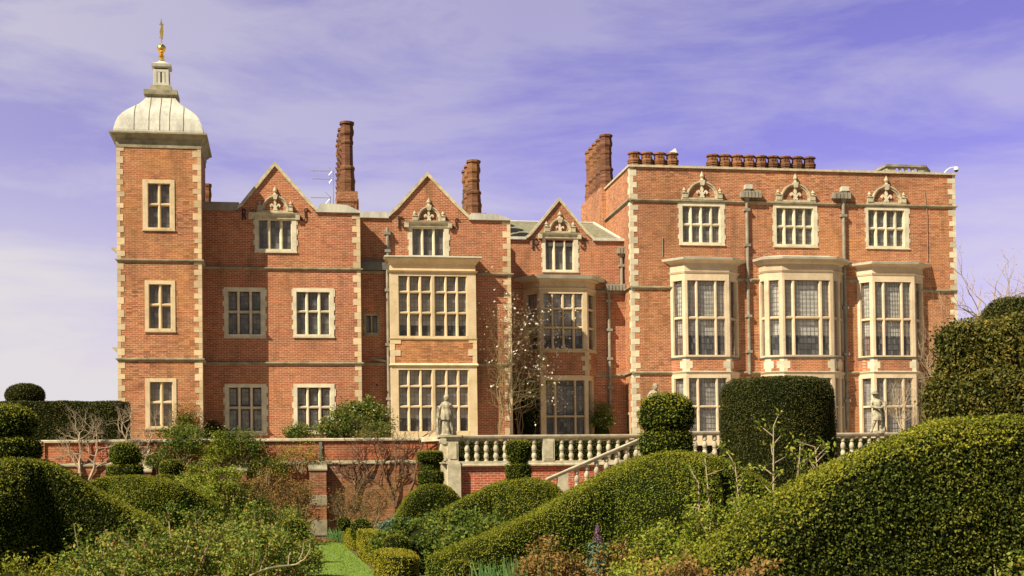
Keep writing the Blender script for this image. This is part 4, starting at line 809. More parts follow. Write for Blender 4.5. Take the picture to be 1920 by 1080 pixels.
# ------------------------------------------------------------------ terrace balustrades
ZR = P(900, 816.2, YBAL).z; ZP = ZR - .90
def balmesh():
    b = MB(); h = ZR - .13 - ZP - .06
    pr = [(.075, 0), (.075, .05), (.05, .07), (.06, .10), (.085, .17), (.088, .24), (.07, .33), (.045, .385), (.07, .395), (.07, .42), (.045, .43), (.045, .45), (.07, .46), (.085, .53), (.085, .60), (.065, .70), (.042, .755), (.05, .77), (.07, .785), (.075, .80), (.075, 1.0)]
    k = h / 1.0
    b.lathe((0, 0, 0), [(r, z * k) for r, z in pr], 10); me = bpy.data.meshes.new("baluster"); me.from_pydata(b.v, [], b.f); me.materials.append(M['stone_grey']); me.polygons.foreach_set("use_smooth", [True] * len(me.polygons))
    try: me.set_sharp_from_angle(angle=rad(35))
    except Exception: pass
    return me
BME = balmesh()
def baluster(par, x, y, z):
    o = bpy.data.objects.new("baluster", BME); COL.objects.link(o); o.parent = par; L = Vector((x, y, z)) - OFF[par]; o.location = L; OFF[o] = OFF[par]; return o
def railprof(zr, s=1): return [(zr - .13, -.10), (zr - .13, .10), (zr - .09, .13), (zr - .04, .15), (zr - .01, .15), (zr, .12), (zr, -.12), (zr - .01, -.15), (zr - .04, -.15), (zr - .09, -.13)]
T1 = thing("balustrade", (X(1030, YBAL), YBAL, ZT), "stone balustrade on a bright red brick wall between the corner pedestal and the stair", "balustrade")
F = FY(YBAL); bx0, bx1 = X(862, YBAL, 840), X(1204, YBAL, 830)
b = MB(); b.profile(F, bx0 - .02, bx1, railprof(ZR)); b.build("rail", M['stone_grey'], T1)
b = MB(); b.profile(F, bx0, bx1, [(ZP - .10, -.22), (ZP - .10, .14), (ZP - .05, .14), (ZP - .03, .10), (ZP + .06, .10), (ZP + .06, -.2)]); b.build("plinth", M['stone_grey'], T1)
b = MB(); b.box(F, bx0, X(1500, YBAL, 840), -.3, ZP - .10, -.4, 0.02); b.build("brick_wall", M['brick_new'], T1)
for u in [875.8, 893.9, 911.7, 929.7, 947.2, 965.3, 983.9, 1001.4] + [1053.3 + 17.55 * i for i in range(9)]: baluster(T1, X(u, YBAL, 840), YBAL, ZP + .06)
b = MB(); x0, x1 = X(1017.5, YBAL, 840), X(1038.5, YBAL, 840); b.box(F, x0, x1, ZP + .06, ZR - .13, -.14, .12); b.box(F, x0 + .05, x1 - .05, ZP + .12, ZR - .2, .12, .135); b.build("pedestal", M['stone_grey'], T1)
# corner pedestal and its tall pier
T2 = thing("corner_pedestal", (X(850, YBAL), YBAL, 0), "tall stone pier with a panelled pedestal and scroll at the left end of the balustrade", "pedestal")
px0, px1 = X(840, YBAL - .15, 840), X(859.5, YBAL - .15, 840); F = FY(YBAL - .12)
b = MB(); b.box(F, px0 - .02, px1 + .06, -.3, ZP - .02, -1.2, .12); b.box(F, px0 - .30, px0 - .02, -.3, ZP - .02, -1.2, -.25); b.build("pier", M['stone_grey'], T2)
b = MB(); b.box(F, px0, px1, ZP + .0, ZR - .16, -1.1, .0); b.box(F, px0 - .05, px1 + .05, ZP - .02, ZP + .06, -1.1, .06)
b.box(F, px0 + .06, px1 - .06, ZP + .14, ZR - .24, -.05, .025); b.profile(F, px0 - .02, px1 + .02, [(ZR - .16, -1.1), (ZR - .16, .02), (ZR - .08, .06), (ZR - .05, .09), (ZR, .09), (ZR, -1.1)], 1); b.build("pedestal", M['stone_grey'], T2)
b = MB()
for z, r in ((ZR - .16, .13), (ZP + .16, .08)): 
    b.prism([(px0 - .12 + r * math.cos(a), YBAL - .1, z + r * math.sin(a)) for a in [i * math.pi / 6 for i in range(12)]], [(px0 - .12 + r * math.cos(a), YBAL + .9, z + r * math.sin(a)) for a in [i * math.pi / 6 for i in range(12)]])
b.box(F, px0 - .2, px0, ZP, ZR - .1, -1.0, -.06); b.box(F, px0 - .28, px0 + .02, ZR - .06, ZR + .02, -1.1, .0); b.build("scroll", M['stone_grey'], T2)
# stair balustrade descending to the left and the landing balustrade
F = FY(YST); ux = lambda u, v: (X(u, YST, v), Z(u, v, YST)); (sa, za_), (sb, zb_) = ux(1024, 896.5), ux(1207, 818)
T3 = thing("stair_balustrade", (sa, YST, 0), "sloping stone balustrade descending leftwards in front of the red brick wall", "balustrade")
b = MB(); sl_ = (zb_ - za_) / (sb - sa)
b.prism([F.p(sa, za_ + z - ZR, d) for z, d in railprof(ZR)], [F.p(sb, zb_ + z - ZR, d) for z, d in railprof(ZR)]); b.build("rail", M['stone_grey'], T3)
b = MB(); b.prism([F.p(sa, za_ - .92 + z, d) for z, d in ((0, -.14), (0, .14), (.1, .14), (.1, -.14))], [F.p(sb, zb_ - .92 + z, d) for z, d in ((0, -.14), (0, .14), (.1, .14), (.1, -.14))])
b.build("plinth", M['stone_grey'], T3)
b = MB()
n = 18
for i in range(n): x = sa - .5 + (sb - sa + .5) * i / n; b.box(FY(YST + .15), x, sb + 3, -.2 + .0, max(.1, (za_ - 1.0) + (zb_ - za_) * i / n), -1.7, 0)
b.build("stair_steps", M['stone_weather'], T3)
for i in range(7):
    u = 1081 + 18.6 * i; x = X(u, YST, 860); zr = za_ + sl_ * (x - sa); o = baluster(T3, x, YST, zr - .84)
for (a, c, v) in ((1045, 1064, 890), (1196, 1209, 835)):
    x0, x1 = X(a, YST, v), X(c, YST, v); zr = za_ + sl_ * (x0 - sa); b = MB(); b.poly(F, [(x0, zr - 1.3), (x1, zr - 1.3), (x1, zr - .12 + sl_ * (x1 - x0)), (x0, zr - .12)], -.13, .13); b.build("pedestal", M['stone_grey'], T3)
T4 = thing("landing_balustrade", (sb + 2, YST, ZT), "stone balustrade of the stair landing between the round clipped bush and the dark yew", "balustrade")
b = MB(); lx1 = X(1500, YST, 810); b.profile(F, sb, lx1, railprof(ZR)); b.build("rail", M['stone_grey'], T4)
b = MB(); b.profile(F, sb, lx1, [(ZP - .10, -.2), (ZP - .10, .14), (ZP - .05, .14), (ZP - .03, .10), (ZP + .06, .10), (ZP + .06, -.2)]); b.build("plinth", M['stone_grey'], T4)
b = MB(); b.box(F, sb, lx1, -.3, ZP - .1, -1.6, .02); b.build("brick_wall", M['brick_new'], T4)
for i in range(9): baluster(T4, X(1229.5 + 18.4 * i, YST, 840), YST, ZP + .06)
T5 = thing("balustrade", (X(1640, YBAL), YBAL, ZT), "stone balustrade right of the dark yew under the statue with a hat", "balustrade")
F = FY(YBAL); bx0, bx1 = X(1500, YBAL, 830), X(2350, YBAL, 830)
b = MB(); b.profile(F, bx0, bx1, railprof(ZR)); b.build("rail", M['stone_grey'], T5)
b = MB(); b.profile(F, bx0, bx1, [(ZP - .10, -.2), (ZP - .10, .14), (ZP - .05, .14), (ZP - .03, .10), (ZP + .06, .10), (ZP + .06, -.2)]); b.build("plinth", M['stone_grey'], T5)
b = MB(); b.box(F, bx0, bx1, -.3, ZP - .1, -.4, .02); b.build("brick_wall", M['brick_new'], T5)
for i in range(46): baluster(T5, X(1547.6 + 16.4 * i, YBAL, 830), YBAL, ZP + .06)
b = MB(); 
# ------------------------------------------------------------------ statues
def figure(name, base, H, joints, edges, drape, label, cat="statue", hat=False, extra=None, hair=True, face=1):
    t = thing(name, base, label, cat); joints = [(x * 1.12, y * 1.15, z, r * 1.08) for x, y, z, r in joints]; drape = [([(r * 1.08, z, e) for r, z, e in pr], cx * 1.2, cy, fo * 1.3, n) for pr, cx, cy, fo, n in drape]
    me = bpy.data.meshes.new("figure"); me.from_pydata([(x * H, y * H, z * H) for x, y, z, r in joints], edges, []); o = link("figure", me, M['statue_stone'], t)
    sk = o.modifiers.new("skin", 'SKIN'); sk.use_smooth_shade = True
    for i, (x, y, z, r) in enumerate(joints): me.skin_vertices[0].data[i].radius = (r * H, r * H * .92)
    me.skin_vertices[0].data[0].use_root = True
    o.modifiers.new("sub", 'SUBSURF').levels = 1; o.modifiers["sub"].render_levels = 1
    b = MB()
    for pr, cx, cy, fold, n in drape:
        k = len(b.v)
        for r, z, ex in pr:
            for i in range(n):
                a = 2 * math.pi * i / n; q = r * (1 + fold * math.cos(a * 9 + z * 9) * (0.4 + ex) + fold * .6 * math.cos(a * 4 + z * 5)); b.v.append((base[0] + (cx + q * math.cos(a)) * H, base[1] + (cy + q * .8 * math.sin(a)) * H, base[2] + z * H))
        for j in range(len(pr) - 1):
            for i in range(n): ii = (i + 1) % n; b.f.append((k + j * n + i, k + j * n + ii, k + (j + 1) * n + ii, k + (j + 1) * n + i)); b.mi.append(0)
        b.f.append(tuple(range(k + n - 1, k - 1, -1))); q_ = k + (len(pr) - 1) * n; b.f.append(tuple(range(q_, q_ + n))); b.mi += [0, 0]
    if b.f: b.build("drapery", M['statue_stone'], t, smooth=True)
    hx, hy, hz, hr = joints[-1]; hc = Vector((base[0] + hx * H, base[1] + hy * H, base[2] + hz * H)); b = MB()
    R = .062 * H; b.lathe(hc - Vector((0, 0, R * 1.1)), [(R * .35, 0), (R * .75, R * .25), (R * .95, R * .8), (R * 1.0, R * 1.4), (R * .85, R * 1.9), (R * .4, R * 2.25), (.01, R * 2.3)], 12)
    for i in range(-1, 2): pass
    b.box(FY(hc.y - R * .9), hc.x + face * R * .1 - R * .12, hc.x + face * R * .1 + R * .12, hc.z - R * .3, hc.z + R * .25, -R * .2, R * .28)
    for s in (-.4, .5): b.lathe((hc.x + s * R, hc.y - R * .82, hc.z + R * .12), [(R * .16, 0), (R * .2, R * .12), (R * .05, R * .22)], 6)
    b.build("head", M['statue_stone'], t, smooth=True)
    if hair: 
        b = MB(); b.lathe(hc + Vector((0, R * .2, -R * .1)), [(R * .9, 0), (R * 1.15, R * .5), (R * 1.15, R * 1.1), (R * .8, R * 1.6), (R * .2, R * 1.8)], 10); b.build("hair", M['statue_stone'], t, smooth=True)
    if hat:
        b = MB(); b.lathe(hc + Vector((0, 0, R * .55)), [(R * 1.75, -.02), (R * 1.8, R * .08), (R * 1.05, R * .2), (R * .98, R * .6), (R * .8, R * 1.05), (R * .3, R * 1.25), (.005, R * 1.27)], 12); b.build("hat", M['statue_stone'], t, smooth=True)
    b = MB(); b.lathe(base, [(.17 * H, -.02), (.17 * H, .035), (.15 * H, .05), (.15 * H, .07)], 12); b.build("base", M['statue_stone'], t)
    if extra: extra(t, base, H)
    return t
c = P(836.5, 816.5, YBAL + .35); Hs = (Z(836, 741.5, YBAL + .35) - ZR)
figure("statue", (c.x, YBAL + .35, ZR), Hs,
    [(0, 0, .53, .085), (.03, -.01, .30, .055), (.03, .02, .06, .035), (.035, -.05, .02, .03), (-.05, 0, .30, .055), (-.075, .02, .06, .035), (-.09, -.05, .02, .03),
     (.01, 0, .66, .075), (.01, 0, .78, .085), (.085, 0, .79, .045), (.155, -.05, .68, .032), (.10, -.12, .74, .026), (.075, -.14, .785, .025), (-.075, 0, .79, .045), (-.15, .0, .66, .034), (-.165, -.02, .50, .026), (-.155, -.04, .42, .024), (.015, 0, .86, .034), (.02, -.01, .92, .035)],
    [(0, 1), (1, 2), (2, 3), (0, 4), (4, 5), (5, 6), (0, 7), (7, 8), (8, 9), (9, 10), (10, 11), (11, 12), (8, 13), (13, 14), (14, 15), (15, 16), (8, 17), (17, 18)],
    [([(.16, .02, 1), (.15, .2, 1), (.13, .38, .8), (.105, .55, .4), (.095, .63, .2)], .035, .05, .12, 36), ([(.135, .40, .6), (.14, .50, .5), (.12, .60, .3), (.10, .68, .2), (.115, .76, .2), (.08, .82, .1)], 0, .01, .07, 30), ([(.035, .03, 1), (.045, .3, 1), (.04, .5, 1), (.03, .68, .5)], -.16, -.01, .2, 14)],
    "robed stone woman with one hand raised to her chest on the corner pedestal")
c = P(1229, 812, YST + 1.2); Hs2 = 1.33
figure("statue", (c.x, YST + 1.3, Z(1229, 720.5, YST + 1.3) - Hs2), Hs2,
    [(0, 0, .53, .085), (.05, -.01, .30, .055), (.05, .02, .04, .035), (-.05, 0, .30, .055), (-.06, .02, .04, .035),
     (.0, 0, .66, .08), (.0, 0, .78, .09), (.09, 0, .79, .045), (.17, -.06, .74, .032), (.24, -.10, .73, .026), (-.085, 0, .79, .045), (-.14, .0, .66, .034), (-.12, -.08, .55, .026), (.015, 0, .86, .034), (.03, -.02, .92, .035)],
    [(0, 1), (1, 2), (0, 3), (3, 4), (0, 5), (5, 6), (6, 7), (7, 8), (8, 9), (6, 10), (10, 11), (11, 12), (6, 13), (13, 14)],
    [([(.15, .02, 1), (.14, .3, 1), (.12, .55, .4), (.11, .70, .2), (.12, .78, .2), (.07, .83, .1)], .0, .02, .10, 30)],
    "stone figure leaning forward with a capped head just showing above the round clipped bush")
c = P(1648, 809, YBAL); Hs3 = Z(1648, 735, YBAL) - ZR
figure("statue", (c.x, YBAL + .05, ZR), Hs3 * 1.02,
    [(-.01, 0, .52, .075), (-.07, -.01, .30, .05), (-.14, .02, .07, .034), (-.19, -.04, .02, .028), (.06, -.02, .29, .052), (.06, .02, .06, .036), (.07, -.06, .02, .03),
     (-.02, 0, .64, .07), (-.04, 0, .77, .085), (.05, 0, .77, .045), (.13, -.04, .66, .034), (.06, -.13, .62, .028), (-.13, 0, .77, .045), (-.17, -.03, .64, .034), (-.06, -.13, .59, .028), (.05, -.15, .60, .024), (-.05, 0, .85, .034), (-.06, -.01, .91, .035)],
    [(0, 1), (1, 2), (2, 3), (0, 4), (4, 5), (5, 6), (0, 7), (7, 8), (8, 9), (9, 10), (10, 11), (8, 12), (12, 13), (13, 14), (14, 15), (8, 16), (16, 17)],
    [([(.12, .30, .6), (.125, .40, .5), (.10, .50, .3), (.09, .56, .2), (.10, .68, .1), (.105, .76, .1), (.06, .81, .1)], -.02, .0, .07, 26), ([(.07, .02, 1), (.055, .2, 1), (.045, .45, 1), (.03, .6, .5)], .11, .04, .2, 14)],
    "stone man in a brimmed hat with folded arms standing on the right-hand balustrade", hat=True, face=-1,
    extra=lambda t, B, H: (lambda b: (b.tube([(B[0] + .1 * H, B[1] - .14 * H, B[2] + .52 * H), (B[0] + .13 * H, B[1] - .13 * H, B[2] + .66 * H), (B[0] + .11 * H, B[1] - .12 * H, B[2] + .76 * H)], [.03, .05, .025], 8), b.build("held_bundle", M['statue_stone'], t, smooth=True)))(MB()))

# ------------------------------------------------------------------ foliage builders
def nz(V, s, seed=0.0):                      # cheap smooth noise, about -1..1
    x, y, z = V[:, 0] * s + seed, V[:, 1] * s + seed * 1.7, V[:, 2] * s + seed * .6
    return (np.sin(x * 1.7 + 1.3 * np.sin(y * 1.1 + z)) + np.sin(y * 2.1 + 1.7 * np.sin(z * 1.3 + x * .7) + 1) + np.sin(z * 1.9 + 1.1 * np.sin(x * 1.5 - y) + 2)) / 3
def grid_faces(nu, nv, wrap=False):
    i, j = np.meshgrid(np.arange(nu if wrap else nu - 1), np.arange(nv - 1), indexing='ij'); i2 = (i + 1) % nu
    return np.stack([i * nv + j, i2 * nv + j, i2 * nv + j + 1, i * nv + j + 1], -1).reshape(-1, 4)
def wave(Y, th, prof, z0=0.0, step=.10, r=.22, amp=.035, seed=1.0, bulge=None, photo=True):
    """hedge running parallel to the house, top following prof [(u, v)...]; returns quads"""
    if photo: Yq = Y + th - .25; pr = [(P(u, v, Yq).x, P(u, v, Yq).z) for u, v in prof]   # the far edge of the top makes the skyline
    else: pr = prof
    xs = np.arange(pr[0][0], pr[-1][0], step); zt = np.interp(xs, [p[0] for p in pr], [p[1] for p in pr])
    zt = np.convolve(np.pad(zt, 3, mode='edge'), np.ones(7) / 7, 'valid')
    dx = np.minimum(xs - xs[0], xs[-1] - xs); rr = .3; k = np.where(dx < rr, np.sqrt(np.clip(1 - ((rr - dx) / rr) ** 2, 0, 1)), 1)
    cs = []; m = 14
    for q in range(m): cs.append((0, q / (m - 1), 0))
    rows = []
    for i, x in enumerate(xs):
        h = zt[i]; hh = max(h - r, z0 + .05); half = th / 2 * (.35 + .65 * k[i]); yc = Y + th / 2; pts = []
        for q in range(m): pts.append((x, yc - half, z0 + (hh - z0) * q / (m - 1)))
        for a in (.26, .52, .79, 1.05, 1.31): pts.append((x, yc - half + (1 - math.cos(a)) * r, hh + math.sin(a) * r))
        for f in (.3, .5, .7): pts.append((x, yc - half + 2 * half * f, h))
        for a in (1.31, .79, .26): pts.append((x, yc + half - (1 - math.cos(a)) * r, hh + math.sin(a) * r))
        for q in (1, .5, 0): pts.append((x, yc + half, z0 + (hh - z0) * q))
        rows.append(pts)
    V = np.array(rows); nu, nv = V.shape[:2]; V = V.reshape(-1, 3)
    if bulge:                                # rounded nose standing forward: centre x, half width, depth
        for bx, bw, bd in bulge: 
            g = np.clip(1 - ((V[:, 0] - bx) / bw) ** 2, 0, 1) ** .5 * bd * (V[:, 1] < Y + th * .45); hh = np.interp(V[:, 0], xs, zt); V[:, 1] -= g * np.clip((hh - V[:, 2]) / .55, 0, 1) ** .5
    d = amp * nz(V, 2.3, seed) + amp * .7 * nz(V, 6, seed + 3); V[:, 1] -= d; V[:, 2] += d * .6 * (V[:, 2] > z0 + .1); V[:, 0] += amp * .6 * nz(V, 3.1, seed + 9)
    Fq = grid_faces(nu, nv)
    n0 = len(V); V = np.concatenate([V, V[:nv].mean(0, keepdims=True), V[-nv:].mean(0, keepdims=True)]); ii = np.arange(nv); jj = (ii + 1) % nv; k2 = (nu - 1) * nv
    Fq = np.concatenate([Fq, np.stack([jj, ii, np.full(nv, n0), np.full(nv, n0)], -1), np.stack([k2 + ii, k2 + jj, np.full(nv, n0 + 1), np.full(nv, n0 + 1)], -1)])
    return V, Fq, []
def lath(c, pr, n=28, ex=1.0, ey=1.0, amp=.03, seed=2.0, fr=3.0):
    R = np.array(pr); t = np.linspace(0, len(pr) - 1, max(len(pr), int(len(pr) * 1.6))); rr = np.interp(t, range(len(pr)), R[:, 0]); zz = np.interp(t, range(len(pr)), R[:, 1])
    a = np.linspace(0, 2 * np.pi, n, endpoint=False); V = np.stack([c[0] + np.cos(a)[:, None] * rr[None] * ex, c[1] + np.sin(a)[:, None] * rr[None] * ey, c[2] + np.ones(n)[:, None] * zz[None]], -1).reshape(-1, 3)
    k = 1 + amp / max(rr.max(), .1) * (nz(V, fr, seed) + .6 * nz(V, fr * 2.6, seed + 5)); V[:, 0] = c[0] + (V[:, 0] - c[0]) * k; V[:, 1] = c[1] + (V[:, 1] - c[1]) * k; V[:, 2] += amp * .5 * nz(V, fr, seed + 7)
    return V, grid_faces(n, len(t), True), []
def rbox(x0, x1, y0, y1, z0, z1, r=.1, step=.12, amp=.02, seed=3.0):   # clipped box
    return wave(y0, y1 - y0, [(x0, z1), (x1, z1)], z0, step, r, amp, seed, photo=False)
def leaves(V, Fq, n, L, Wd, tilt=.9, lo=-.02, hi=.035, long=False, cull=True):
    v = V[Fq]; a1 = np.cross(v[:, 1] - v[:, 0], v[:, 2] - v[:, 0]); a2 = np.cross(v[:, 2] - v[:, 0], v[:, 3] - v[:, 0]); nn = a1 + a2; ar = np.linalg.norm(nn, axis=1) / 2
    ar = np.maximum(ar, 1e-9); nr = nn / (2 * ar[:, None]); c = V.mean(0)
    if (np.einsum('ij,ij->i', nr, v.mean(1) - c) * ar).sum() < 0: nr = -nr
    w = ar.copy()
    if cull: w *= np.where(nr[:, 1] > .55, .15, 1.0)            # fewer leaves on faces turned right away
    idx = RNG.choice(len(Fq), n, p=w / w.sum()); u, t = RNG.random((2, n, 1)); q = v[idx]
    p = q[:, 0] * (1 - u) * (1 - t) + q[:, 1] * u * (1 - t) + q[:, 2] * u * t + q[:, 3] * (1 - u) * t
    m = nr[idx] + tilt * RNG.normal(size=(n, 3)); m /= np.linalg.norm(m, axis=1)[:, None]
    if long: return p, nr[idx], m
    return quads(p + nr[idx] * RNG.uniform(lo, hi, (n, 1)), m, L, Wd)
def quads(p, m, L, Wd, d=None):
    n = len(p); r = RNG.normal(size=(n, 3)) if d is None else d + .5 * RNG.normal(size=(n, 3)); t = np.cross(m, r); t /= np.maximum(np.linalg.norm(t, axis=1), 1e-6)[:, None]; b = np.cross(m, t)
    s = RNG.uniform(.7, 1.3, (n, 1)); l = t * L * .5 * s; w = b * Wd * .5 * s
    return np.stack([p - l, p + w * .9 - l * .1, p + l, p - w * .9 - l * .1], 1).reshape(-1, 3)
def meshobj(name, parts, mats, label=None, cat=None, group=None, parent=None, origin=None, kind=None):
    """parts: list of (V, F (quads) or None for leaf quads, caps, material index, smooth)"""
    VV = []; vi = []; ls = []; mi = []; sm = []; base = 0
    for V, Fq, caps, k, s in parts:
        if Fq is None: Fq = np.arange(len(V)).reshape(-1, 4)
        VV.append(V); vi.append((Fq + base).ravel()); ls.append(np.full(len(Fq), 4)); mi.append(np.full(len(Fq), k)); sm.append(np.full(len(Fq), s))
        for c in caps: vi.append(np.array(c) + base); ls.append(np.array([len(c)])); mi.append(np.array([k])); sm.append(np.array([False]))
        base += len(V)
    V = np.concatenate(VV); off = np.array(OFF[parent] if parent else origin if origin is not None else (V[:, 0].mean(), V[:, 1].mean(), V[:, 2].min())); V = V - off
    vi = np.concatenate(vi); ls = np.concatenate(ls); me = bpy.data.meshes.new(name)
    me.vertices.add(len(V)); me.vertices.foreach_set("co", V.astype(np.float32).ravel()); me.loops.add(len(vi)); me.loops.foreach_set("vertex_index", vi.astype(np.int32))
    st = np.concatenate([[0], np.cumsum(ls)[:-1]]); me.polygons.add(len(ls)); me.polygons.foreach_set("loop_start", st.astype(np.int32)); me.polygons.foreach_set("loop_total", ls.astype(np.int32))
    me.polygons.foreach_set("material_index", np.concatenate(mi).astype(np.int32)); me.polygons.foreach_set("use_smooth", np.concatenate(sm)); me.update(calc_edges=True)
    o = bpy.data.objects.new(name, me); COL.objects.link(o)
    for q in mats: me.materials.append(q)
    if parent: o.parent = parent; OFF[o] = OFF[parent]
    else: o.location = Vector(off.tolist()); OFF[o] = o.location.copy()
    return tag(o, label, cat, group, kind)
def area(V, Fq): v = V[Fq]; return (np.linalg.norm(np.cross(v[:, 2] - v[:, 0], v[:, 3] - v[:, 1]), axis=1) / 2).sum()
def clipped(name, shapes, dens, L, Wd, leaf, label=None, cat=None, group=None, parent=None, core='core', tilt=1.15, hi=.035, shoots=0, new=None, gaps=.75):
    new = new if new is not None else ('box_bright' if leaf in ('box_leaf', 'box_bright', 'box_brown', 'box_fresh', 'box_dark') else None); parts = []
    for V, Fq, caps in shapes:
        parts.append((V, Fq, caps, 0, True)); n = int(area(V, Fq) * dens); p, nr, m = leaves(V, Fq, n, L, Wd, tilt, long=True)
        lighter = (nr[:, 2] + .5 * nz(p, 1.3, 4) * .5 > .34) & (RNG.random(n) < .62) if new else np.zeros(n, bool)      # crest leaves brighter: new growth, plus the sunlit rim put into colour
        if gaps: keep = ~((nz(p, 2.6, 2) + .8 * nz(p, 7.0, 5) > gaps) & (RNG.random(n) < .5)); p, nr, m, lighter = p[keep], nr[keep], m[keep], lighter[keep]; n = len(p)      # thin patches where the dark inside shows
        o1 = RNG.uniform(-.02, hi, (n, 1)); o1[lighter] += hi * .7
        Q = quads(p + nr * o1, m, L, Wd).reshape(n, 4, 3); parts.append((Q[~lighter].reshape(-1, 3), None, [], 1, False))
        if lighter.any(): parts.append((Q[lighter].reshape(-1, 3), None, [], 2, False))
        if shoots: parts.append((leaves(V, Fq, int(area(V, Fq) * shoots), L * 1.1, Wd, 1.2, .01, hi * 1.7), None, [], 1, False))
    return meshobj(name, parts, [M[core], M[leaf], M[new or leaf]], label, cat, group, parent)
def tubes_np(segs, n=5):                     # many tapered tubes: list of (pts, radii)
    b = MB()
    for pts, rs in segs: b.tube(pts, rs, n)
    return b
def twigs(p, d, L, r, lv, spread=.6, up=.15, segs=None, tips=None, n=4, kids=3, flat=None):
    """recursive branching; collects (points, radii) and tip positions"""
    pts = [Vector(p)]; rs = [r]; d = Vector(d).normalized()
    for i in range(n):
        d = (d + Vector((random.gauss(0, .38), random.gauss(0, .38) * (flat if flat is not None else 1), random.gauss(0, .30) + up * .4))).normalized()
        if flat is not None: d.y *= flat
        pts.append(pts[-1] + d * L / n); rs.append(r * (1 - .55 * (i + 1) / n))
        if lv > 0 and i >= 1 and random.random() < .55:
            e = (d + Vector((random.uniform(-1, 1), random.uniform(-1, 1) * (flat if flat is not None else 1), random.uniform(-.3, .8))) * spread).normalized(); twigs(pts[-1], e, L * random.uniform(.45, .7), rs[-1] * .7, lv - 1, spread, up, segs, tips, n, kids, flat)
    segs.append((pts, rs))
    if lv > 0:
        for _ in range(kids): 
            e = (d + Vector((random.uniform(-1, 1), random.uniform(-1, 1) * (flat if flat is not None else 1), random.uniform(-.3, .9))) * spread).normalized(); twigs(pts[-1], e, L * random.uniform(.5, .8), rs[-1] * .8, lv - 1, spread, up, segs, tips, n, kids, flat)
    else: tips.append(pts[-1]); tips.append(pts[-2])
def shrub(name, c, rx, ry, rz, n, L, Wd, leaf, label, cat, group=None, clumps=40, csz=.16, stems=10, bark='twig', hollow=.55, z0=0.0, core=None, flowers=None, twig_lv=None):
    """loose shrub: leaf clumps in an ellipsoid shell on branching stems; c = base centre"""
    t = thing(name, c, label, cat, group); c = Vector(c)
    d = RNG.normal(size=(clumps, 3)); d[:, 2] = np.abs(d[:, 2]) * 1.0 - .25; d /= np.linalg.norm(d, axis=1)[:, None]; rr = RNG.uniform(hollow, 1.0, (clumps, 1)) ** .7
    cc = d * rr * np.array([rx, ry, rz * .62]) + np.array([c.x, c.y, c.z + rz * .42 + z0])
    k = RNG.integers(0, clumps, n); p = cc[k] + RNG.normal(size=(n, 3)) * csz * np.array([1, 1, .8]) * RNG.uniform(.5, 1.2, (clumps, 1))[k]
    p[:, 2] = np.maximum(p[:, 2], c.z + .03)
    m = RNG.normal(size=(n, 3)) + np.array([0, -.2, .7]); m /= np.linalg.norm(m, axis=1)[:, None]
    parts = [(quads(p, m, L, Wd), None, [], 0, False)]
    if core: V, Fq, cp = lath((c.x, c.y, c.z), [(rx * .55, 0), (rx * .7, rz * .3), (rx * .6, rz * .6), (rx * .3, rz * .78), (.02, rz * .82)], 16, 1, ry / rx, .12); parts.append((V, Fq, cp, 1, True))
    meshobj("foliage", parts, [M[leaf], M[core or 'core']], parent=t)
    if stems:
        b = MB()
        for i in range(stems):
            q = Vector(cc[i % clumps].tolist()); a = Vector((c.x + random.uniform(-.2, .2) * rx, c.y + random.uniform(-.2, .2) * ry, c.z)); mid = a.lerp(q, .5) + Vector((random.uniform(-.1, .1), 0, .08)); r = .006 + .008 * rz; b.tube([a, mid, q, q + (q - mid) * .16], [r, r * .8, r * .5, r * .25], 4)
        b.build("stem", M[bark], t)
    if flowers:
        fm, fn, fs = flowers; k = RNG.integers(0, clumps, fn); p = cc[k] + RNG.normal(size=(fn, 3)) * csz * 1.1; m = RNG.normal(size=(fn, 3)); m /= np.linalg.norm(m, axis=1)[:, None]; meshobj("blossom", [(quads(p, m, fs, fs * .8), None, [], 0, False)], [M[fm]], parent=t)
    return t
# ------------------------------------------------------------------ clipped hedges and topiary
def px_of(Y, u): a = P(u, 900, Y); b_ = P(u + 10, 900, Y); return (b_.x - a.x) / 10
def noseat(Y, u0, u1, d): a, c = X(u0, Y, 950), X(u1, Y, 950); return ((a + c) / 2, (c - a) / 2, d)
DY = dict(R1=15.4, R2=25.8, R3=41.2, L1=17.5, L2=30.0, L3=41.5, R0=10.2)
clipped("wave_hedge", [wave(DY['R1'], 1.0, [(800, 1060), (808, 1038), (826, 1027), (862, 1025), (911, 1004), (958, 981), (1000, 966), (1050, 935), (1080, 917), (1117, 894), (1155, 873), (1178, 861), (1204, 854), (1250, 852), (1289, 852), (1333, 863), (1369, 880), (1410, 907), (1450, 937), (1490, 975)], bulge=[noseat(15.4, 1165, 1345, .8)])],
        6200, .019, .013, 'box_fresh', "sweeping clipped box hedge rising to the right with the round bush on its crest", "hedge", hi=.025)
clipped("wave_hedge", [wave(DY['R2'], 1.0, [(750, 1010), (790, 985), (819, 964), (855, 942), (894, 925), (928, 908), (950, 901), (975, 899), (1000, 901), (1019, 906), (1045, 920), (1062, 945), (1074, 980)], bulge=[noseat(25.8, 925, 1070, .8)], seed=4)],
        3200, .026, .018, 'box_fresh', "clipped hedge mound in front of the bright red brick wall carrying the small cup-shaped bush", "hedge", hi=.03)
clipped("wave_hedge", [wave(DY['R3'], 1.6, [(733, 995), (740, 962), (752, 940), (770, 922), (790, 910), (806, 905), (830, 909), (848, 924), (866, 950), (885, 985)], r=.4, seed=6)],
        1800, .034, .024, 'box_leaf', "domed clipped hedge at the wall foot under the flat-topped neck of topiary", "hedge")
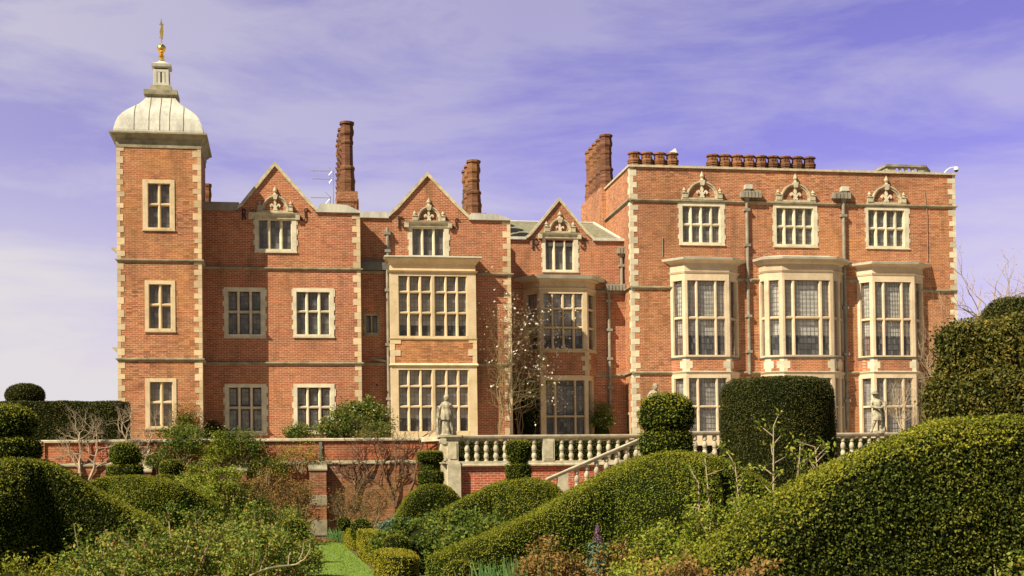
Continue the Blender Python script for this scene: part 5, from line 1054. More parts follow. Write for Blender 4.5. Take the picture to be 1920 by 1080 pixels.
clipped("wave_hedge", [wave(DY['L1'], 1.2, [(-170, 930), (-90, 890), (-30, 872), (10, 865), (50, 865), (85, 867), (122, 877), (159, 900), (193, 925), (237, 951), (292, 978), (330, 1008), (350, 1035)], bulge=[noseat(17.5, -70, 70, .8)], seed=8)],
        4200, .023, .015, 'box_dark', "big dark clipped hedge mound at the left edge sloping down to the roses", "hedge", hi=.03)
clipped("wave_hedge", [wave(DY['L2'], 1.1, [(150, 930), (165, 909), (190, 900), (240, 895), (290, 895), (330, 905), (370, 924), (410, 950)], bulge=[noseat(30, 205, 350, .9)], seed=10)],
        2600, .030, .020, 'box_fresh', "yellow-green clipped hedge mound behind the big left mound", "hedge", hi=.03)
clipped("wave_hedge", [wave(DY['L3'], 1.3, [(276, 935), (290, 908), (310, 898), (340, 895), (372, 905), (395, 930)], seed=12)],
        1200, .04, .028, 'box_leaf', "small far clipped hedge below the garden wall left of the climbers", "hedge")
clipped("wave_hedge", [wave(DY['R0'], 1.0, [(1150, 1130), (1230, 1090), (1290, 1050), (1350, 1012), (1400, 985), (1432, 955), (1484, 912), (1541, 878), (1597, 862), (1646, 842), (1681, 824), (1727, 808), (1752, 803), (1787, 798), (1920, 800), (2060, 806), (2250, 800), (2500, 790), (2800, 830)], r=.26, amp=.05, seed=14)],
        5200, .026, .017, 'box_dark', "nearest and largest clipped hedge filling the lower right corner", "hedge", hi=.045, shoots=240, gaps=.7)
def tiers(name, Y, u, specs, leaf, label, dens=2400, L=.03, shoots=0):
    c = P(u, 850, Y); t = thing(name, (c.x, Y, P(u, specs[-1][3], Y).z), label, "topiary"); k = px_of(Y, u)
    for pn, u0, v0, v1, u1, kind in [(s[0], s[1], s[2], s[3], s[4], s[5]) for s in specs]:
        cx = X((u0 + u1) / 2, Y, (v0 + v1) / 2); r = (u1 - u0) / 2 * k; zt, zb = Z(u, v0, Y), Z(u, v1, Y); h = zt - zb
        if kind == 'ball': pr = [(r * .35, 0)] + [(r * math.sin(a) ** .75, h / 2 - h / 2 * math.cos(a)) for a in np.linspace(.5, 2.95, 12)] + [(.01, h)]
        elif kind == 'disc': pr = [(r * .8, 0), (r * .96, h * .12), (r, h * .35), (r * .99, h * .75), (r * .93, h * .95), (r * .6, h * 1.0), (.01, h * 1.02)]
        elif kind == 'cup': pr = [(r * .55, 0), (r * .7, h * .15), (r * .85, h * .35), (r * .97, h * .6), (r, h * .8), (r * .85, h * .95), (r * .5, h), (.01, h * 1.02)]
        else: pr = [(r * .7, 0), (r * .72, h), (.01, h * 1.01)]
        clipped(pn, [lath((cx, Y + .1, zb), pr, 28, amp=.022, seed=u * .01 + v0)], dens, L, L * .65, leaf, parent=t, hi=.025, tilt=.8, shoots=shoots)
    return t
tiers("topiary", DY['R1'] + .4, 1253, [("crown_ball", 1202, 739, 817, 1306, 'ball'), ("tier_disc", 1205, 811, 852, 1301, 'disc')], 'box_leaf', "round clipped bush on a thick disc beside the stair landing", 3800, .026, 120)
tiers("topiary", DY['R2'] + .4, 973, [("crown_cup", 950, 828, 873, 997, 'cup'), ("tier_disc", 948, 871, 899, 998, 'disc')], 'box_leaf', "small cup-shaped clipped bush in front of the balustrade", 2600, .028)
tiers("topiary", DY['R3'] + .6, 807, [("crown_disc", 782.5, 847, 866, 832, 'disc'), ("neck", 783, 862, 890, 832, 'neck'), ("tier_disc", 784, 884, 908, 833, 'disc')], 'box_leaf', "flat-topped clipped bush with a waist left of the corner pedestal", 1700, .035)
tiers("topiary", DY['L1'] + .5, 15, [("crown_ball", -46, 762, 826, 66, 'ball'), ("tier_disc", -44, 824, 862, 76, 'disc')], 'box_leaf', "round clipped bush on a disc cut by the left edge of the picture", 3200, .028)
tiers("topiary", DY['L2'] + .5, 232, [("crown_ball", 204, 831, 875, 263, 'ball'), ("tier_disc", 198, 873, 898, 268, 'disc')], 'box_leaf', "round clipped ball on a flat disc in front of the brick garden wall", 2400, .03)
tiers("topiary", DY['L3'] + .5, 319, [("crown_ball", 298, 862, 894, 344, 'ball'), ("tier_disc", 290, 891, 911, 340, 'disc')], 'box_leaf', "smallest and farthest clipped ball, half hidden by climbing shrubs", 1500, .036)
# big dark yews
k = px_of(28, 1464); cx = X(1464, 28.9, 800); zt = Z(1464, 704, 28); r = 104 * k
clipped("yew", [lath((cx, 28 + r * .9, 0), [(r * 1.02, 0), (r * 1.02, 1.0), (r * 1.0, 2.0), (r * .985, zt - .5), (r * .96, zt - .2), (r * .88, zt - .06), (r * .6, zt - .01), (.01, zt + .02)], 44, amp=.03, seed=5)], 2300, .042, .016, 'yew_leaf', "huge dark drum of clipped yew in front of the middle bay window", "yew", hi=.05)
zt = Z(120, 752.5, 50); clipped("yew_hedge", [rbox(X(-60, 50, 780), X(241, 50, 780), 50, 52.2, ZT - .1, zt, .18, .15, .03)], 1100, .06, .028, 'yew_leaf', "long dark flat-topped yew hedge on the terrace left of the tower", "hedge")
k = px_of(53, 40); zb = Z(40, 757, 53); zt = Z(40, 716.5, 53); h = zt - zb; r = 37.5 * k
clipped("yew_dome", [lath((X(39.5, 53, 740), 53.8, zb - 1.2), [(r * .8, 0), (r * .85, 1.2)] + [(r * math.sin(a) ** .8, 1.2 + h * .45 - h * .55 * math.cos(a)) for a in np.linspace(.75, 3.0, 10)] + [(.01, 1.2 + h)], 30, amp=.015)], 900, .05, .025, 'yew_leaf', "dark clipped yew dome rising over the far left hedge", "topiary")
zt = Z(1000, 827, 46.4); clipped("box_hedge", [rbox(X(858, 46.4, 850), X(1210, 46.4, 850), 46.4, 47.1, ZT - .05, zt, .12, .15, .02)], 900, .05, .03, 'yew_leaf', "dark low hedge seen between the balusters of the left balustrade", "hedge")
zt = Z(1640, 822, 46.4); clipped("box_hedge", [rbox(X(1560, 46.4, 850), X(2340, 46.4, 850), 46.4, 47.1, ZT - .05, zt, .12, .15, .02)], 900, .05, .03, 'yew_leaf', "dark low hedge seen between the balusters under the statue with a hat", "hedge")
# clipped evergreen trees at the right edge
Yh = 22.0; k = px_of(Yh, 1850)
def blob(u0, v0, u1, v1, Y, sd, pw=.55, sy=1.0): 
    r = (u1 - u0) / 2 * px_of(Y, (u0 + u1) / 2); zt, zb = Z((u0 + u1) / 2, v0, Y), Z((u0 + u1) / 2, v1, Y); h = zt - zb
    return lath((X((u0 + u1) / 2, Y, (v0 + v1) / 2), Y + .2, zb), [(r * .5, 0)] + [(r * math.sin(a) ** pw, h / 2 - h / 2 * math.cos(a)) for a in np.linspace(.25, 2.95, 12)] + [(.01, h)], 32, 1, sy, amp=.13, seed=sd, fr=2.6)
t = thing("evergreen_tree", (X(1850, Yh), Yh, 0), "clipped evergreen oak in two broad tiers at the right edge", "tree")
clipped("crown", [blob(1772, 611, 1860, 700, Yh, 3, .3), blob(1805, 606, 1965, 712, Yh + .1, 13, .3), blob(1800, 668, 1965, 740, Yh + .3, 11, .4), blob(1762, 698, 1965, 812, Yh, 6, .4), blob(1785, 790, 1950, 1075, Yh + .3, 17, .3)], 1300, .065, .034, 'holm_leaf', parent=t, hi=.10, tilt=1.2, shoots=260, core='core')
b = MB(); cx = X(1850, Yh); b.tube([(cx, Yh + .3, 0), (cx + .05, Yh + .3, 1.2), (cx - .02, Yh + .3, 2.6)], [.14, .11, .08], 8)
for i in range(9): a = random.uniform(0, 6.3); b.tube([(cx, Yh + .3, 1.6 + .12 * i), (cx + .7 * math.cos(a), Yh + .3 + .5 * math.sin(a), 2.0 + .16 * i)], [.04, .015], 5)
b.build("trunk", M['twig'], t)
t = thing("evergreen_tree", (X(1905, 30), 30, 0), "dark domed evergreen showing above the tiered tree at the right edge", "tree")
clipped("crown", [blob(1852, 561, 1975, 650, 30, 9, .6), blob(1842, 640, 1985, 1030, 30.2, 12, .3)], 1300, .06, .03, 'yew_leaf', parent=t, hi=.05, shoots=80); b = MB(); b.tube([(X(1905, 30), 30.2, 0), (X(1905, 30), 30.2, 4.2)], [.16, .1], 8); b.build("trunk", M['twig'], t)
# box edging and small balls beside the lawn
xe = X(636, 38, 1015)
def ballat(u, v0, v1, Y, w, leaf, label, n=3000, L=.024):
    c = P(u, (v0 + v1) / 2, Y); r = w / 2 * px_of(Y, u); zt = Z(u, v0, Y); zb = max(0.0, zt - 2 * r * 1.05); h = zt - zb
    return clipped("box_ball", [lath((c.x, Y + r * .5, zb), [(r * .7, 0)] + [(r * math.sin(a) ** .7, h / 2 - h / 2 * math.cos(a)) for a in np.linspace(.5, 2.95, 9)] + [(.01, h)], 22, amp=.012, seed=u)], n, L, L * .65, leaf, label, "box ball", "small clipped box balls", hi=.02)
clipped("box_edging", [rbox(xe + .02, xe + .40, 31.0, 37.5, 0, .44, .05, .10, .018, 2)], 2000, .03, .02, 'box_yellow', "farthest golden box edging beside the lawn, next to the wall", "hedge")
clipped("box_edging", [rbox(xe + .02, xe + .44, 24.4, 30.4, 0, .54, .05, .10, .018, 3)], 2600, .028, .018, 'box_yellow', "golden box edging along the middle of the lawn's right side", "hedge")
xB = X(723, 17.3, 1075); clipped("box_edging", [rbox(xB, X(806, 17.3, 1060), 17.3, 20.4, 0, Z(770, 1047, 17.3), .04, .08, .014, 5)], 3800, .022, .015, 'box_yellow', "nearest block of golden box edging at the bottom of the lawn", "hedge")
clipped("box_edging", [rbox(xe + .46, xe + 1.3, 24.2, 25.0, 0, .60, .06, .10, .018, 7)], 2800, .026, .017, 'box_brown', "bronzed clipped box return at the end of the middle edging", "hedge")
ballat(646, 970, 1000, 34.0, 25, 'box_fresh', "far green box ball at the wall end of the lawn edging", 2000)
ballat(678, 973, 1008, 29.0, 42, 'box_fresh', "broad green box ball behind the middle of the lawn edging", 2400)
ballat(743, 1004, 1052, 21.6, 54, 'box_fresh', "plump box ball above the nearest block of edging", 3000)
ballat(869, 1054, 1110, 13.6, 76, 'box_brown', "bronze-tinged box ball at the bottom edge of the picture", 3800)
ballat(551, 975, 1010, 26.0, 50, 'box_fresh', "dark-sided box ball on the left side of the lawn", 2600)
ballat(522, 998, 1060, 21.5, 90, 'box_fresh', "wide green box mound on the left of the lawn below the far ball", 2800)

# ------------------------------------------------------------------ loose planting in the beds
G1 = "rose bushes in the left border"
rl = ["rose bush at the foot of the dark left mound", "rose bush with a tall single shoot beside the dark mound", "rose bush low in the left foreground with red shoots", "leafy rose bush on the front row right of the dark mound", "rose bush with orange young leaves in the middle of the border",
      "dense rose bush in the front row centre of the left border", "rose bush with yellow-green leaves behind the front row", "rose bush near the lawn with bare bent stems", "front rose bush at the bottom edge near the lawn", "rose bush behind the bent stems by the lawn", "rose bush halfway back with brown twigs", "rose bush at the back of the border against the pale green shrub"]
spots = [(205, 1000, 15.2), (270, 985, 16.4), (185, 1040, 14.0), (310, 985, 15.2), (395, 958, 18.5), (400, 990, 15.6), (470, 965, 18.0), (525, 985, 19.0), (478, 1000, 15.0), (560, 1000, 21.5), (330, 950, 20.5), (450, 945, 22.5)]
for i, (u, v, Y) in enumerate(spots):
    h = Z(u, v, Y) * 1.05; w = .62 if Y < 19 else .75
    if i == 9: w = .35; h *= .8
    if i in (7, 8): w = .5
    shrub("rose_bush", (X(u, Y, 1000), Y, 0), w * random.uniform(.9, 1.1), .5, h * random.uniform(.9, 1.12), 3900, .042, .026, 'rose_leaf', rl[i], "rose bush", G1, clumps=95, csz=.052, stems=36, bark='twig', hollow=.25)
for (u, v, Y, w, lf, lab, n_, cs) in ((400, 872, 34, 1.15, 'light_leaf', "tall feathery light green shrub in front of the garden wall", 26000, .11), (330, 930, 30, .8, 'shrub_leaf', "thin green shrub between the far clipped hedge and the roses", 7000, .12), (355, 905, 32, .8, 'light_leaf', "pale green shrub beside the smallest clipped ball", 12000, .10), (505, 880, 43, .9, 'russet_leaf', "tall russet twiggy shrub between the two brick buttresses", 5200, .12), (560, 892, 43.5, .65, 'russet_leaf', "orange-leaved thin shrub against the left side of the main buttress", 3600, .12),
        (470, 935, 34, .7, 'shrub_leaf', "green shrub in shade below the russet bush", 6000, .12), (545, 955, 36, .6, 'rose_leaf', "mixed leafy shrub in front of the main buttress", 4500, .12)):
    shrub("border_shrub", (X(u, Y, 950), Y, 0), w, .6, Z(u, v, Y) * 1.03, n_, .055, .03, lf, lab, "shrub", clumps=90, csz=cs, stems=34, bark='bark_green', hollow=.3)
shrub("border_shrub", (X(30, 11.5), 11.5, 0), .5, .4, Z(30, 1035, 11.5), 9000, .03, .018, 'box_bright', "fine-leaved light shrub in the bottom left corner", "shrub", clumps=90, csz=.06, stems=20, bark='bark_green', hollow=.3, core='core_light')
for (u, v, w, Y, lab) in ((790, 985, .8, 22.5, "leafy green perennial clump left of the sweeping hedge"), (850, 972, .9, 23.5, "tall leafy green clump below the cup-shaped bush"), (905, 985, .7, 20.0, "leafy clump tucked against the crest of the sweeping hedge"), (745, 990, .6, 30, "grey-green spurge clump beside the domed hedge")):
    shrub("perennial_clump", (X(u, Y, 1000), Y, 0), w, .6, Z(u, v - 10, Y) * 1.02, 7500, .06, .035, 'blue_leaf' if Y == 30 else 'shrub_leaf', lab, "perennial", clumps=80, csz=.09, stems=12, bark='bark_green', core='core_light')
for (u, v, w, Y, n_, lf, lab, cs) in ((1290, 985, .55, 12.6, 9000, 'light_leaf', "bright green shrub at the foot of the sweeping hedge crest", .06), (1215, 1010, .5, 12.3, 7000, 'light_leaf', "yellow-green bushy plant low in front of the sweeping hedge", .06), (1370, 945, .55, 12.4, 8500, 'light_leaf', "pale green shrub filling the gap between the two near hedges", .07), (1440, 905, .5, 12.4, 6000, 'light_leaf', "yellow-green shrub topping the slope of the nearest hedge", .08),
        (1040, 1022, .42, 12.8, 5200, 'russet_leaf', "russet-leaved shrub below the dark face of the sweeping hedge", .06), (1165, 1030, .38, 12.4, 4200, 'russet_leaf', "reddish thin shrub right of the purple flower spike", .06), (1290, 1050, .40, 9.4, 4000, 'russet_leaf', "red and yellow leaved plant at the bottom edge", .05), (1400, 1055, .34, 9.2, 3000, 'russet_leaf', "small red-leaved plant in front of the nearest hedge", .04), (1205, 1055, .34, 10.4, 3600, 'light_leaf', "fresh green plant at the bottom edge left of the red leaves", .05), (1905, 1040, .25, 9.0, 1500, 'rose_leaf', "thin leafy rose shoots in the bottom right corner", .06)):
    shrub("border_shrub", (X(u, Y, 1000), Y, 0), w, .4, Z(u, v - 8, Y), n_, .036, .022, lf, lab, "shrub", clumps=80, csz=cs, stems=24, bark='bark_green', hollow=.3)
# tall sparse stems with leaf tufts
for (u0, v0, u1, v1, Y, lab) in ((1332, 985, 1322, 858, 12.9, "bare forked stem rising in front of the sweeping hedge"), (1388, 960, 1378, 870, 13.0, "thin leafy stem left of the yew drum"), (1440, 940, 1450, 800, 12.9, "tall stem with yellow leaf tufts in front of the yew drum"), (1475, 925, 1500, 845, 12.8, "leaning stem with brown dead leaves before the yew drum"), (1300, 1000, 1310, 905, 12.7, "short forked stem with pale leaves beside the bare stem"), (1532, 865, 1528, 838, 11.6, "small yellow shoot above the nearest hedge below the yew")):
    a, c = P(u0, v0, Y), P(u1, v1, Y); a.z = max(0, a.z - .5); t = thing("tall_stem", a, lab, "plant"); segs = []; tips = []
    mid = a.lerp(c, .55) + Vector((.02, 0, 0)); segs.append(([a, mid, c], [.011, .009, .005]))
    for i in range(9): q = a.lerp(c, .4 + .6 * i / 8); e = Vector((random.uniform(-.16, .16), random.uniform(-.1, .1), random.uniform(.03, .16))); segs.append(([q, q + e * .6, q + e], [.005, .004, .002])); tips.append(q + e)
    tubes_np(segs, 4).build("stem", M['bark'], t); tips.append(c); T_ = np.array([tuple(q) for q in tips]); n = len(tips) * 14; k = RNG.integers(0, len(tips), n); p = T_[k] + RNG.normal(size=(n, 3)) * .032; m = RNG.normal(size=(n, 3)); m /= np.linalg.norm(m, axis=1)[:, None]
    meshobj("leaves", [(quads(p, m, .045, .022), None, [], 0, False)], [M['light_leaf']], parent=t)
# purple flower spike with grey-green leaves
c = P(1121, 1040, 12.5); t = thing("flower_spike", (c.x, 12.5, 0), "purple flower spike on a grey-green leafy stem before the sweeping hedge", "flower"); b = MB(); b.tube([(c.x, 12.5, 0), (c.x, 12.5, Z(1121, 985, 12.5))], [.01, .005], 5); b.build("stem", M['bark_green'], t)
za, zb = Z(1121, 1018, 12.5), Z(1121, 984, 12.5); n = 420; z = RNG.uniform(za, zb, n); a = RNG.uniform(0, 6.28, n); r = .035 * (1.15 - (z - za) / (zb - za)); p = np.stack([c.x + r * np.cos(a), 12.5 + r * np.sin(a), z], -1); m = RNG.normal(size=(n, 3)); m /= np.linalg.norm(m, axis=1)[:, None]; meshobj("florets", [(quads(p, m, .02, .015), None, [], 0, False)], [M['purple']], parent=t)
n = 500; z = RNG.uniform(0.2, za, n); a = RNG.uniform(0, 6.28, n); r = RNG.uniform(.02, .11, n); p = np.stack([c.x + r * np.cos(a), 12.5 + r * np.sin(a), z], -1); m = np.stack([np.cos(a) * .5, np.sin(a) * .5, np.ones(n)], -1) + .3 * RNG.normal(size=(n, 3)); m /= np.linalg.norm(m, axis=1)[:, None]; meshobj("leaves", [(quads(p, m, .09, .016), None, [], 0, False)], [M['blue_leaf']], parent=t)
# strap-leaved bulbs
for (u, Y, w, lab) in ((935, 13.4, .32, "clump of upright strap leaves at the foot of the sweeping hedge"), (975, 13.0, .2, "smaller tuft of upright strap leaves right of the first clump"), (1010, 12.8, .16, "last tuft of strap leaves beside the russet shrub"), (640, 37.9, .3, "tuft of strap leaves at the foot of the main buttress")):
    c = Vector((X(u, Y, 1070), Y, 0)); b = MB(); H_ = Z(u, 1044, Y) if Y < 20 else .42
    for i in range(int(130 * w / .3)):
        x, y = c.x + random.gauss(0, w * .5), c.y + random.gauss(0, .12); hh = H_ * random.uniform(.55, 1.05); lx, ly = random.gauss(0, .10), random.gauss(0, .06); wd = random.uniform(.007, .012)
        b.face([(x - wd, y, 0), (x + wd, y, 0), (x + lx * .5 + wd, y + ly * .4, hh * .6), (x + lx * .5 - wd, y + ly * .4, hh * .6)]); b.face([(x + lx * .5 - wd, y + ly * .4, hh * .6), (x + lx * .5 + wd, y + ly * .4, hh * .6), (x + lx, y + ly, hh)])
    o = b.build("bulb_leaves", M['daff_leaf'], origin=c); tag(o, lab, "plant")
# ground cover filling the beds (nobody could count it)
def cover(name, x0, x1, y0, y1, n, hmax, leaf, L):
    x = RNG.uniform(x0, x1, n); y = RNG.uniform(y0, y1, n); V = np.stack([x, y, np.zeros(n)], -1); z = hmax * (.55 + .45 * nz(V, 2.0)) * RNG.random(n) ** .6; p = np.stack([x, y, np.maximum(z, .02)], -1); m = RNG.normal(size=(n, 3)) * .7 + np.array([0, 0, 1]); m /= np.linalg.norm(m, axis=1)[:, None]
    meshobj(name, [(quads(p, m, L, L * .6), None, [], 0, False)], [M[leaf]], kind='stuff')
cover("ground_cover", -6.4, -1.35, 11, 24, 26000, .35, 'rose_leaf', .05); cover("ground_cover", -9.5, xe - 1.6, 24, 44.5, 16000, .35, 'shrub_leaf', .07)
cover("ground_cover", xe + .5, 6, 20.6, 44, 20000, .35, 'shrub_leaf', .07); cover("ground_cover", .4, 4.6, 10.5, 15, 14000, .28, 'shrub_leaf', .04)
c0_ = X(575, 38, 1012); c1_ = xe; cover("flower_bed", c0_, c1_, 37.5, 39.5, 2500, .10, 'russet_leaf', .06)

# ------------------------------------------------------------------ climbers and terrace plants
def bare(name, base, top, r, lv, label, cat, bark, spread=.7, kids=3, flat=.25, up=.1, mains=1, leaf=None, flower=None, wide=.5, n=4):
    base = Vector(base); top = Vector(top); t = thing(name, base, label, cat); segs = []; tips = []
    for i in range(mains):
        tp = top + Vector((random.uniform(-1, 1) * wide * (mains > 1), 0, random.uniform(-.3, .1) * (mains > 1))); v = tp - base; pts = [base + Vector((random.uniform(-.06, .06) * i, 0, 0))]; rs = [r]; m_ = 7
        for q in range(1, m_ + 1):
            f = q / m_; pts.append(base.lerp(tp, f) + Vector((random.gauss(0, .06) * v.length * .3, random.gauss(0, .03), 0))); rs.append(r * (1 - .6 * f))
            if q >= 2: 
                for _ in range(1 + (random.random() < .6)):
                    s = random.choice((-1, 1)); e = (v.normalized() * .5 + Vector((s * random.uniform(.4, 1.2), random.uniform(-.3, .1) * flat, random.uniform(-.1, .6))) * spread).normalized(); twigs(pts[-1], e, v.length * random.uniform(.22, .4), rs[-1] * .65, lv, spread, up, segs, tips, n, kids, flat)
        segs.append((pts, rs))
    tubes_np(segs, 4).build("branches", M[bark], t)
    T_ = np.array([tuple(q) for q in tips]) if tips else np.zeros((1, 3))
    if leaf: lm, ln, ls, sp = leaf; k = RNG.integers(0, len(T_), ln); p = T_[k] + RNG.normal(size=(ln, 3)) * np.array([sp, sp * .4, sp]); m = RNG.normal(size=(ln, 3)) + np.array([0, -.6, .3]); m /= np.linalg.norm(m, axis=1)[:, None]; meshobj("leaves", [(quads(p, m, ls, ls * .6), None, [], 0, False)], [M[lm]], parent=t)
    if flower: 
        fn, fs = flower; k = RNG.integers(0, len(T_), fn); c = T_[k]; P5 = []
        for a in range(5): p = c + RNG.normal(size=(fn, 3)) * fs * .22; m = RNG.normal(size=(fn, 3)); m /= np.linalg.norm(m, axis=1)[:, None]; P5.append(quads(p, m, fs, fs * .7))
        meshobj("blossom", [(np.concatenate(P5), None, [], 0, False)], [M['petal']], parent=t)
    return t
yv = YW - .22
for (u, v, u2, v2, lab, r) in ((148, 905, 152, 812, "pale gnarled espalier tree nearest the left end of the garden wall", .06), (166, 905, 190, 818, "slender pale espalier branching across the garden wall behind the clipped ball", .05), (222, 900, 240, 808, "pale espalier tree rising over the coping beside the dark yew hedge", .07), (262, 905, 285, 818, "right-hand pale espalier tree spreading towards the tower window", .07)):
    bare("espalier_tree", P(u, v, yv), P(u2, v2, yv), r, 2, lab, "tree", 'bark', spread=1.2, flat=.3, wide=.3, kids=3)
for (u, v, u2, v2, lab, r) in ((668, 975, 660, 835, "thin dark vine stem climbing beside the main buttress", .035), (655, 955, 725, 835, "dark vine slanting right across the lower garden wall", .05), (745, 985, 710, 826, "thick dark vine rising to the coping in the middle of the bay", .05), (742, 950, 742, 826, "straight dark vine left of the flat-topped topiary", .04), (768, 935, 790, 820, "dark vine arching behind the flat-topped topiary", .055), (690, 900, 655, 840, "short dark vine with a hooked top near the drain pipe", .03)):
    bare("wall_vine", P(u, v, YW - .2), P(u2, v2, YW - .2), r, 1, lab, "vine", 'bark_dark', spread=.8, flat=.15, kids=2)
for (u, v, v2, lab) in ((700, 985, 930, "low orange twiggy shrub at the foot of the vine-covered wall"), (660, 990, 935, "dry golden shrub beside the foot of the main buttress")):
    bare("bare_shrub", P(u, v + 10, 43.5), P(u, v2, 43.5), .02, 2, lab, "shrub", 'bark_green', spread=.9, mains=7, wide=.6, flat=.6, leaf=('russet_leaf', 900, .05, .10), kids=2)
def wallshrub(name, u, v_top, v_bot, Y, w, n, leaf, label, L=.07, ry=.25, cs=.13, fl=None, bark='twig', core=None, hol=.3):
    zb = Z(u, v_bot, Y); h = Z(u, v_top, Y) - zb; return shrub(name, (X(u, Y, v_bot), Y, zb), w, ry, h, n, L, L * .5, leaf, label, "shrub", clumps=70, csz=cs, stems=16, bark=bark, flowers=fl, core=core, hollow=hol)
wallshrub("climbing_shrub", 345, 800, 875, YW - .3, .75, 2600, 'shrub_leaf', "climbing shrub over the coping left of the green climber", .075)
wallshrub("climbing_shrub", 418, 812, 885, YW - .35, .8, 4200, 'light_leaf', "light green climber hanging down the middle of the garden wall", .07)
wallshrub("climbing_shrub", 455, 797, 870, YW - .4, .75, 3600, 'shrub_leaf', "upright olive-green climber in front of the left ground-floor window", .065)
wallshrub("climbing_shrub", 300, 835, 900, YW - .3, .5, 1400, 'shrub_leaf', "small climber on the wall above the smallest clipped ball", .07)
wallshrub("climbing_shrub", 560, 828, 885, YW - .25, .9, 1000, 'light_leaf', "sparse climber on the wall left of the drain pipe", .06, .1)
wallshrub("climbing_shrub", 500, 850, 905, YW - .4, .8, 2400, 'rose_leaf', "tangled climber between the two buttresses", .06)
wallshrub("climbing_shrub", 352, 752, 825, YT - .3, .85, 1500, 'russet_leaf', "russet climber on the tower base right of the window", .07, .2)
wallshrub("climbing_shrub", 350, 775, 812, YT - .4, .4, 900, 'shrub_leaf', "green climber among the russet stems on the tower base", .09, .2)
wallshrub("terrace_shrub", 398, 790, 832, YB1 - .8, .55, 3000, 'yew_leaf', "very dark shrub in the corner between tower and wing", .09, .4, core='core')
wallshrub("terrace_shrub", 340, 800, 826, YW + 1.2, .8, 1800, 'shrub_leaf', "low green shrub behind the coping below the tower", .08, .3)
wallshrub("terrace_shrub", 560, 798, 828, YW + 1.0, .55, 2200, 'gloss_leaf', "low glossy shrub behind the coping under the second ground-floor window", .08, .3)
wallshrub("rhododendron", 680, 748, 832, YB1 - 3.0, 1.15, 9000, 'gloss_leaf', "big glossy rhododendron in front of the quoined corner", .11, .8, .16, core='core_light', hol=.5)
wallshrub("rhododendron", 632, 775, 832, YB1 - 3.4, .7, 4200, 'gloss_leaf', "lower left shoulder of glossy evergreen beside the rhododendron", .10, .6, .15, core='core_light', hol=.5)
wallshrub("rhododendron", 705, 793, 832, YB1 - 4.2, .7, 3200, 'gloss_leaf', "small pale-tipped glossy evergreen right of the rhododendron", .09, .4, .12)
wallshrub("terrace_shrub", 1130, 757, 822, YB3 - .8, .5, 3200, 'gloss_leaf', "glossy green shrub below the drainpipe in the recess", .10, .4, .14, core='core_light')
wallshrub("terrace_shrub", 985, 700, 822, YB3 - .6, .75, 4500, 'yew_leaf', "dark evergreen behind the magnolia branches in the recess", .10, .4, .2, core='core')
ym = YB2 - .35
bare("magnolia", P(936, 825, ym), P(925, 640, ym), .027, 3, "magnolia trained on the brick wall right of the square bay", "tree", 'bark_green', spread=.8, mains=4, wide=.9, flat=.2, flower=(150, .075), leaf=('russet_leaf', 900, .07, .12), kids=2)
bare("magnolia", P(975, 825, YB3 - 1.4), P(965, 650, YB3 - 1.4), .026, 3, "white-flowered magnolia spreading across the recess beside the canted bay", "tree", 'twig', spread=.9, mains=5, wide=.9, flat=.5, flower=(520, .078), leaf=('russet_leaf', 900, .06, .12), kids=2)
bare("bare_climber", P(1770, 800, YR - .5), P(1738, 640, YR - .5), .035, 2, "bare branches climbing beside the right-hand bay window", "tree", 'bark', spread=.9, mains=4, wide=.9, flat=.3, leaf=('russet_leaf', 700, .05, .15), kids=2)
bare("bare_climber", P(1690, 812, YR - 1.2), P(1700, 735, YR - 1.2), .03, 2, "thin bare branches crossing the lower right-hand window", "shrub", 'bark', spread=1.0, mains=4, wide=1.0, flat=.4, kids=2, leaf=('russet_leaf', 200, .05, .12))
b_ = P(1900, 640, 44); bare("blossom_tree", (b_.x, 44, ZT), P(1900, 596, 44), .10, 1, "bare budding tree against the sky at the right edge", "tree", 'bark', spread=.8, mains=10, wide=1.1, flat=.8, leaf=('russet_leaf', 900, .05, .06), kids=3, n=4)
for (u, v, Y, lab) in ((755, 760, 16.0, ""),): pass
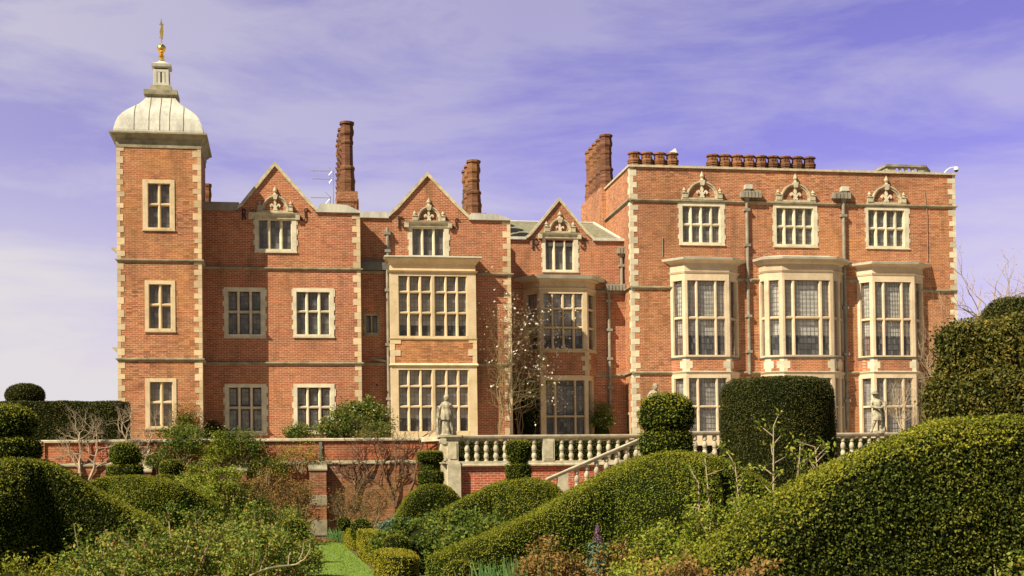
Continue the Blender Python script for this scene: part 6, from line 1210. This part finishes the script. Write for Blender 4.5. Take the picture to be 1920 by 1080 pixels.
# single tall rose shoot against the dark mound
a, c = P(150, 1040, 15.0), P(139, 985, 15.0); t = thing("rose_shoot", (a.x, 15.0, 0), "single tall rose shoot standing out against the dark left mound", "plant"); b = MB(); b.tube([(a.x, 15, 0), a, (a.x - .03, 15, (a.z + c.z) / 2), c], [.01, .009, .008, .005], 5); b.build("stem", M['bark_green'], t)
n = 46; p = np.array([a.lerp(c, random.uniform(.2, 1.02)) + Vector((random.gauss(0, .09), random.gauss(0, .04), random.gauss(0, .03))) for _ in range(n)]); m = RNG.normal(size=(n, 3)) + np.array([0, -.3, .8]); m /= np.linalg.norm(m, axis=1)[:, None]; meshobj("leaves", [(quads(p, m, .06, .035), None, [], 0, False)], [M['rose_leaf']], parent=t)
# bent bare stems by the lawn
a = P(470, 1085, 13.5); t = thing("bare_branch", (a.x, 13.5, 0), "long pale bent branch hanging over the edge of the lawn", "branch"); b = MB()
b.tube([(a.x, 13.5, 0), P(470, 1078, 13.5), P(500, 1066, 13.6), P(520, 1062, 13.7), P(545, 1060, 13.8), P(562, 1057, 13.8)], [.014, .013, .012, .011, .010, .006], 5); b.tube([P(540, 1061, 13.8), P(541, 1045, 13.8), P(545, 1035, 13.8)], [.008, .006, .004], 4); b.tube([P(556, 1058, 13.8), P(572, 1048, 13.8), P(582, 1030, 13.8), P(580, 1018, 13.8)], [.008, .007, .005, .004], 4); b.tube([P(560, 1050, 13.8), P(568, 1035, 13.8), P(569, 1018, 13.8)], [.007, .005, .003], 4); b.build("branches", M['bark'], t)
# short grass blades over the mown lawn
n = 60000; y = 15 + 22.4 * RNG.random(n) ** 1.3; x = RNG.uniform(-4.0, X(640, 38, 1015) - .05, n); keep = (x > -3.4); x, y = x[keep], y[keep]; n = len(x)
p = np.stack([x, y, np.full(n, .012)], -1); m = RNG.normal(size=(n, 3)) * .5 + np.array([0, 0, .8]); m /= np.linalg.norm(m, axis=1)[:, None]
meshobj("lawn_grass", [(quads(p, m, .035, .010), None, [], 0, False)], [M['lawn']], kind='stuff')
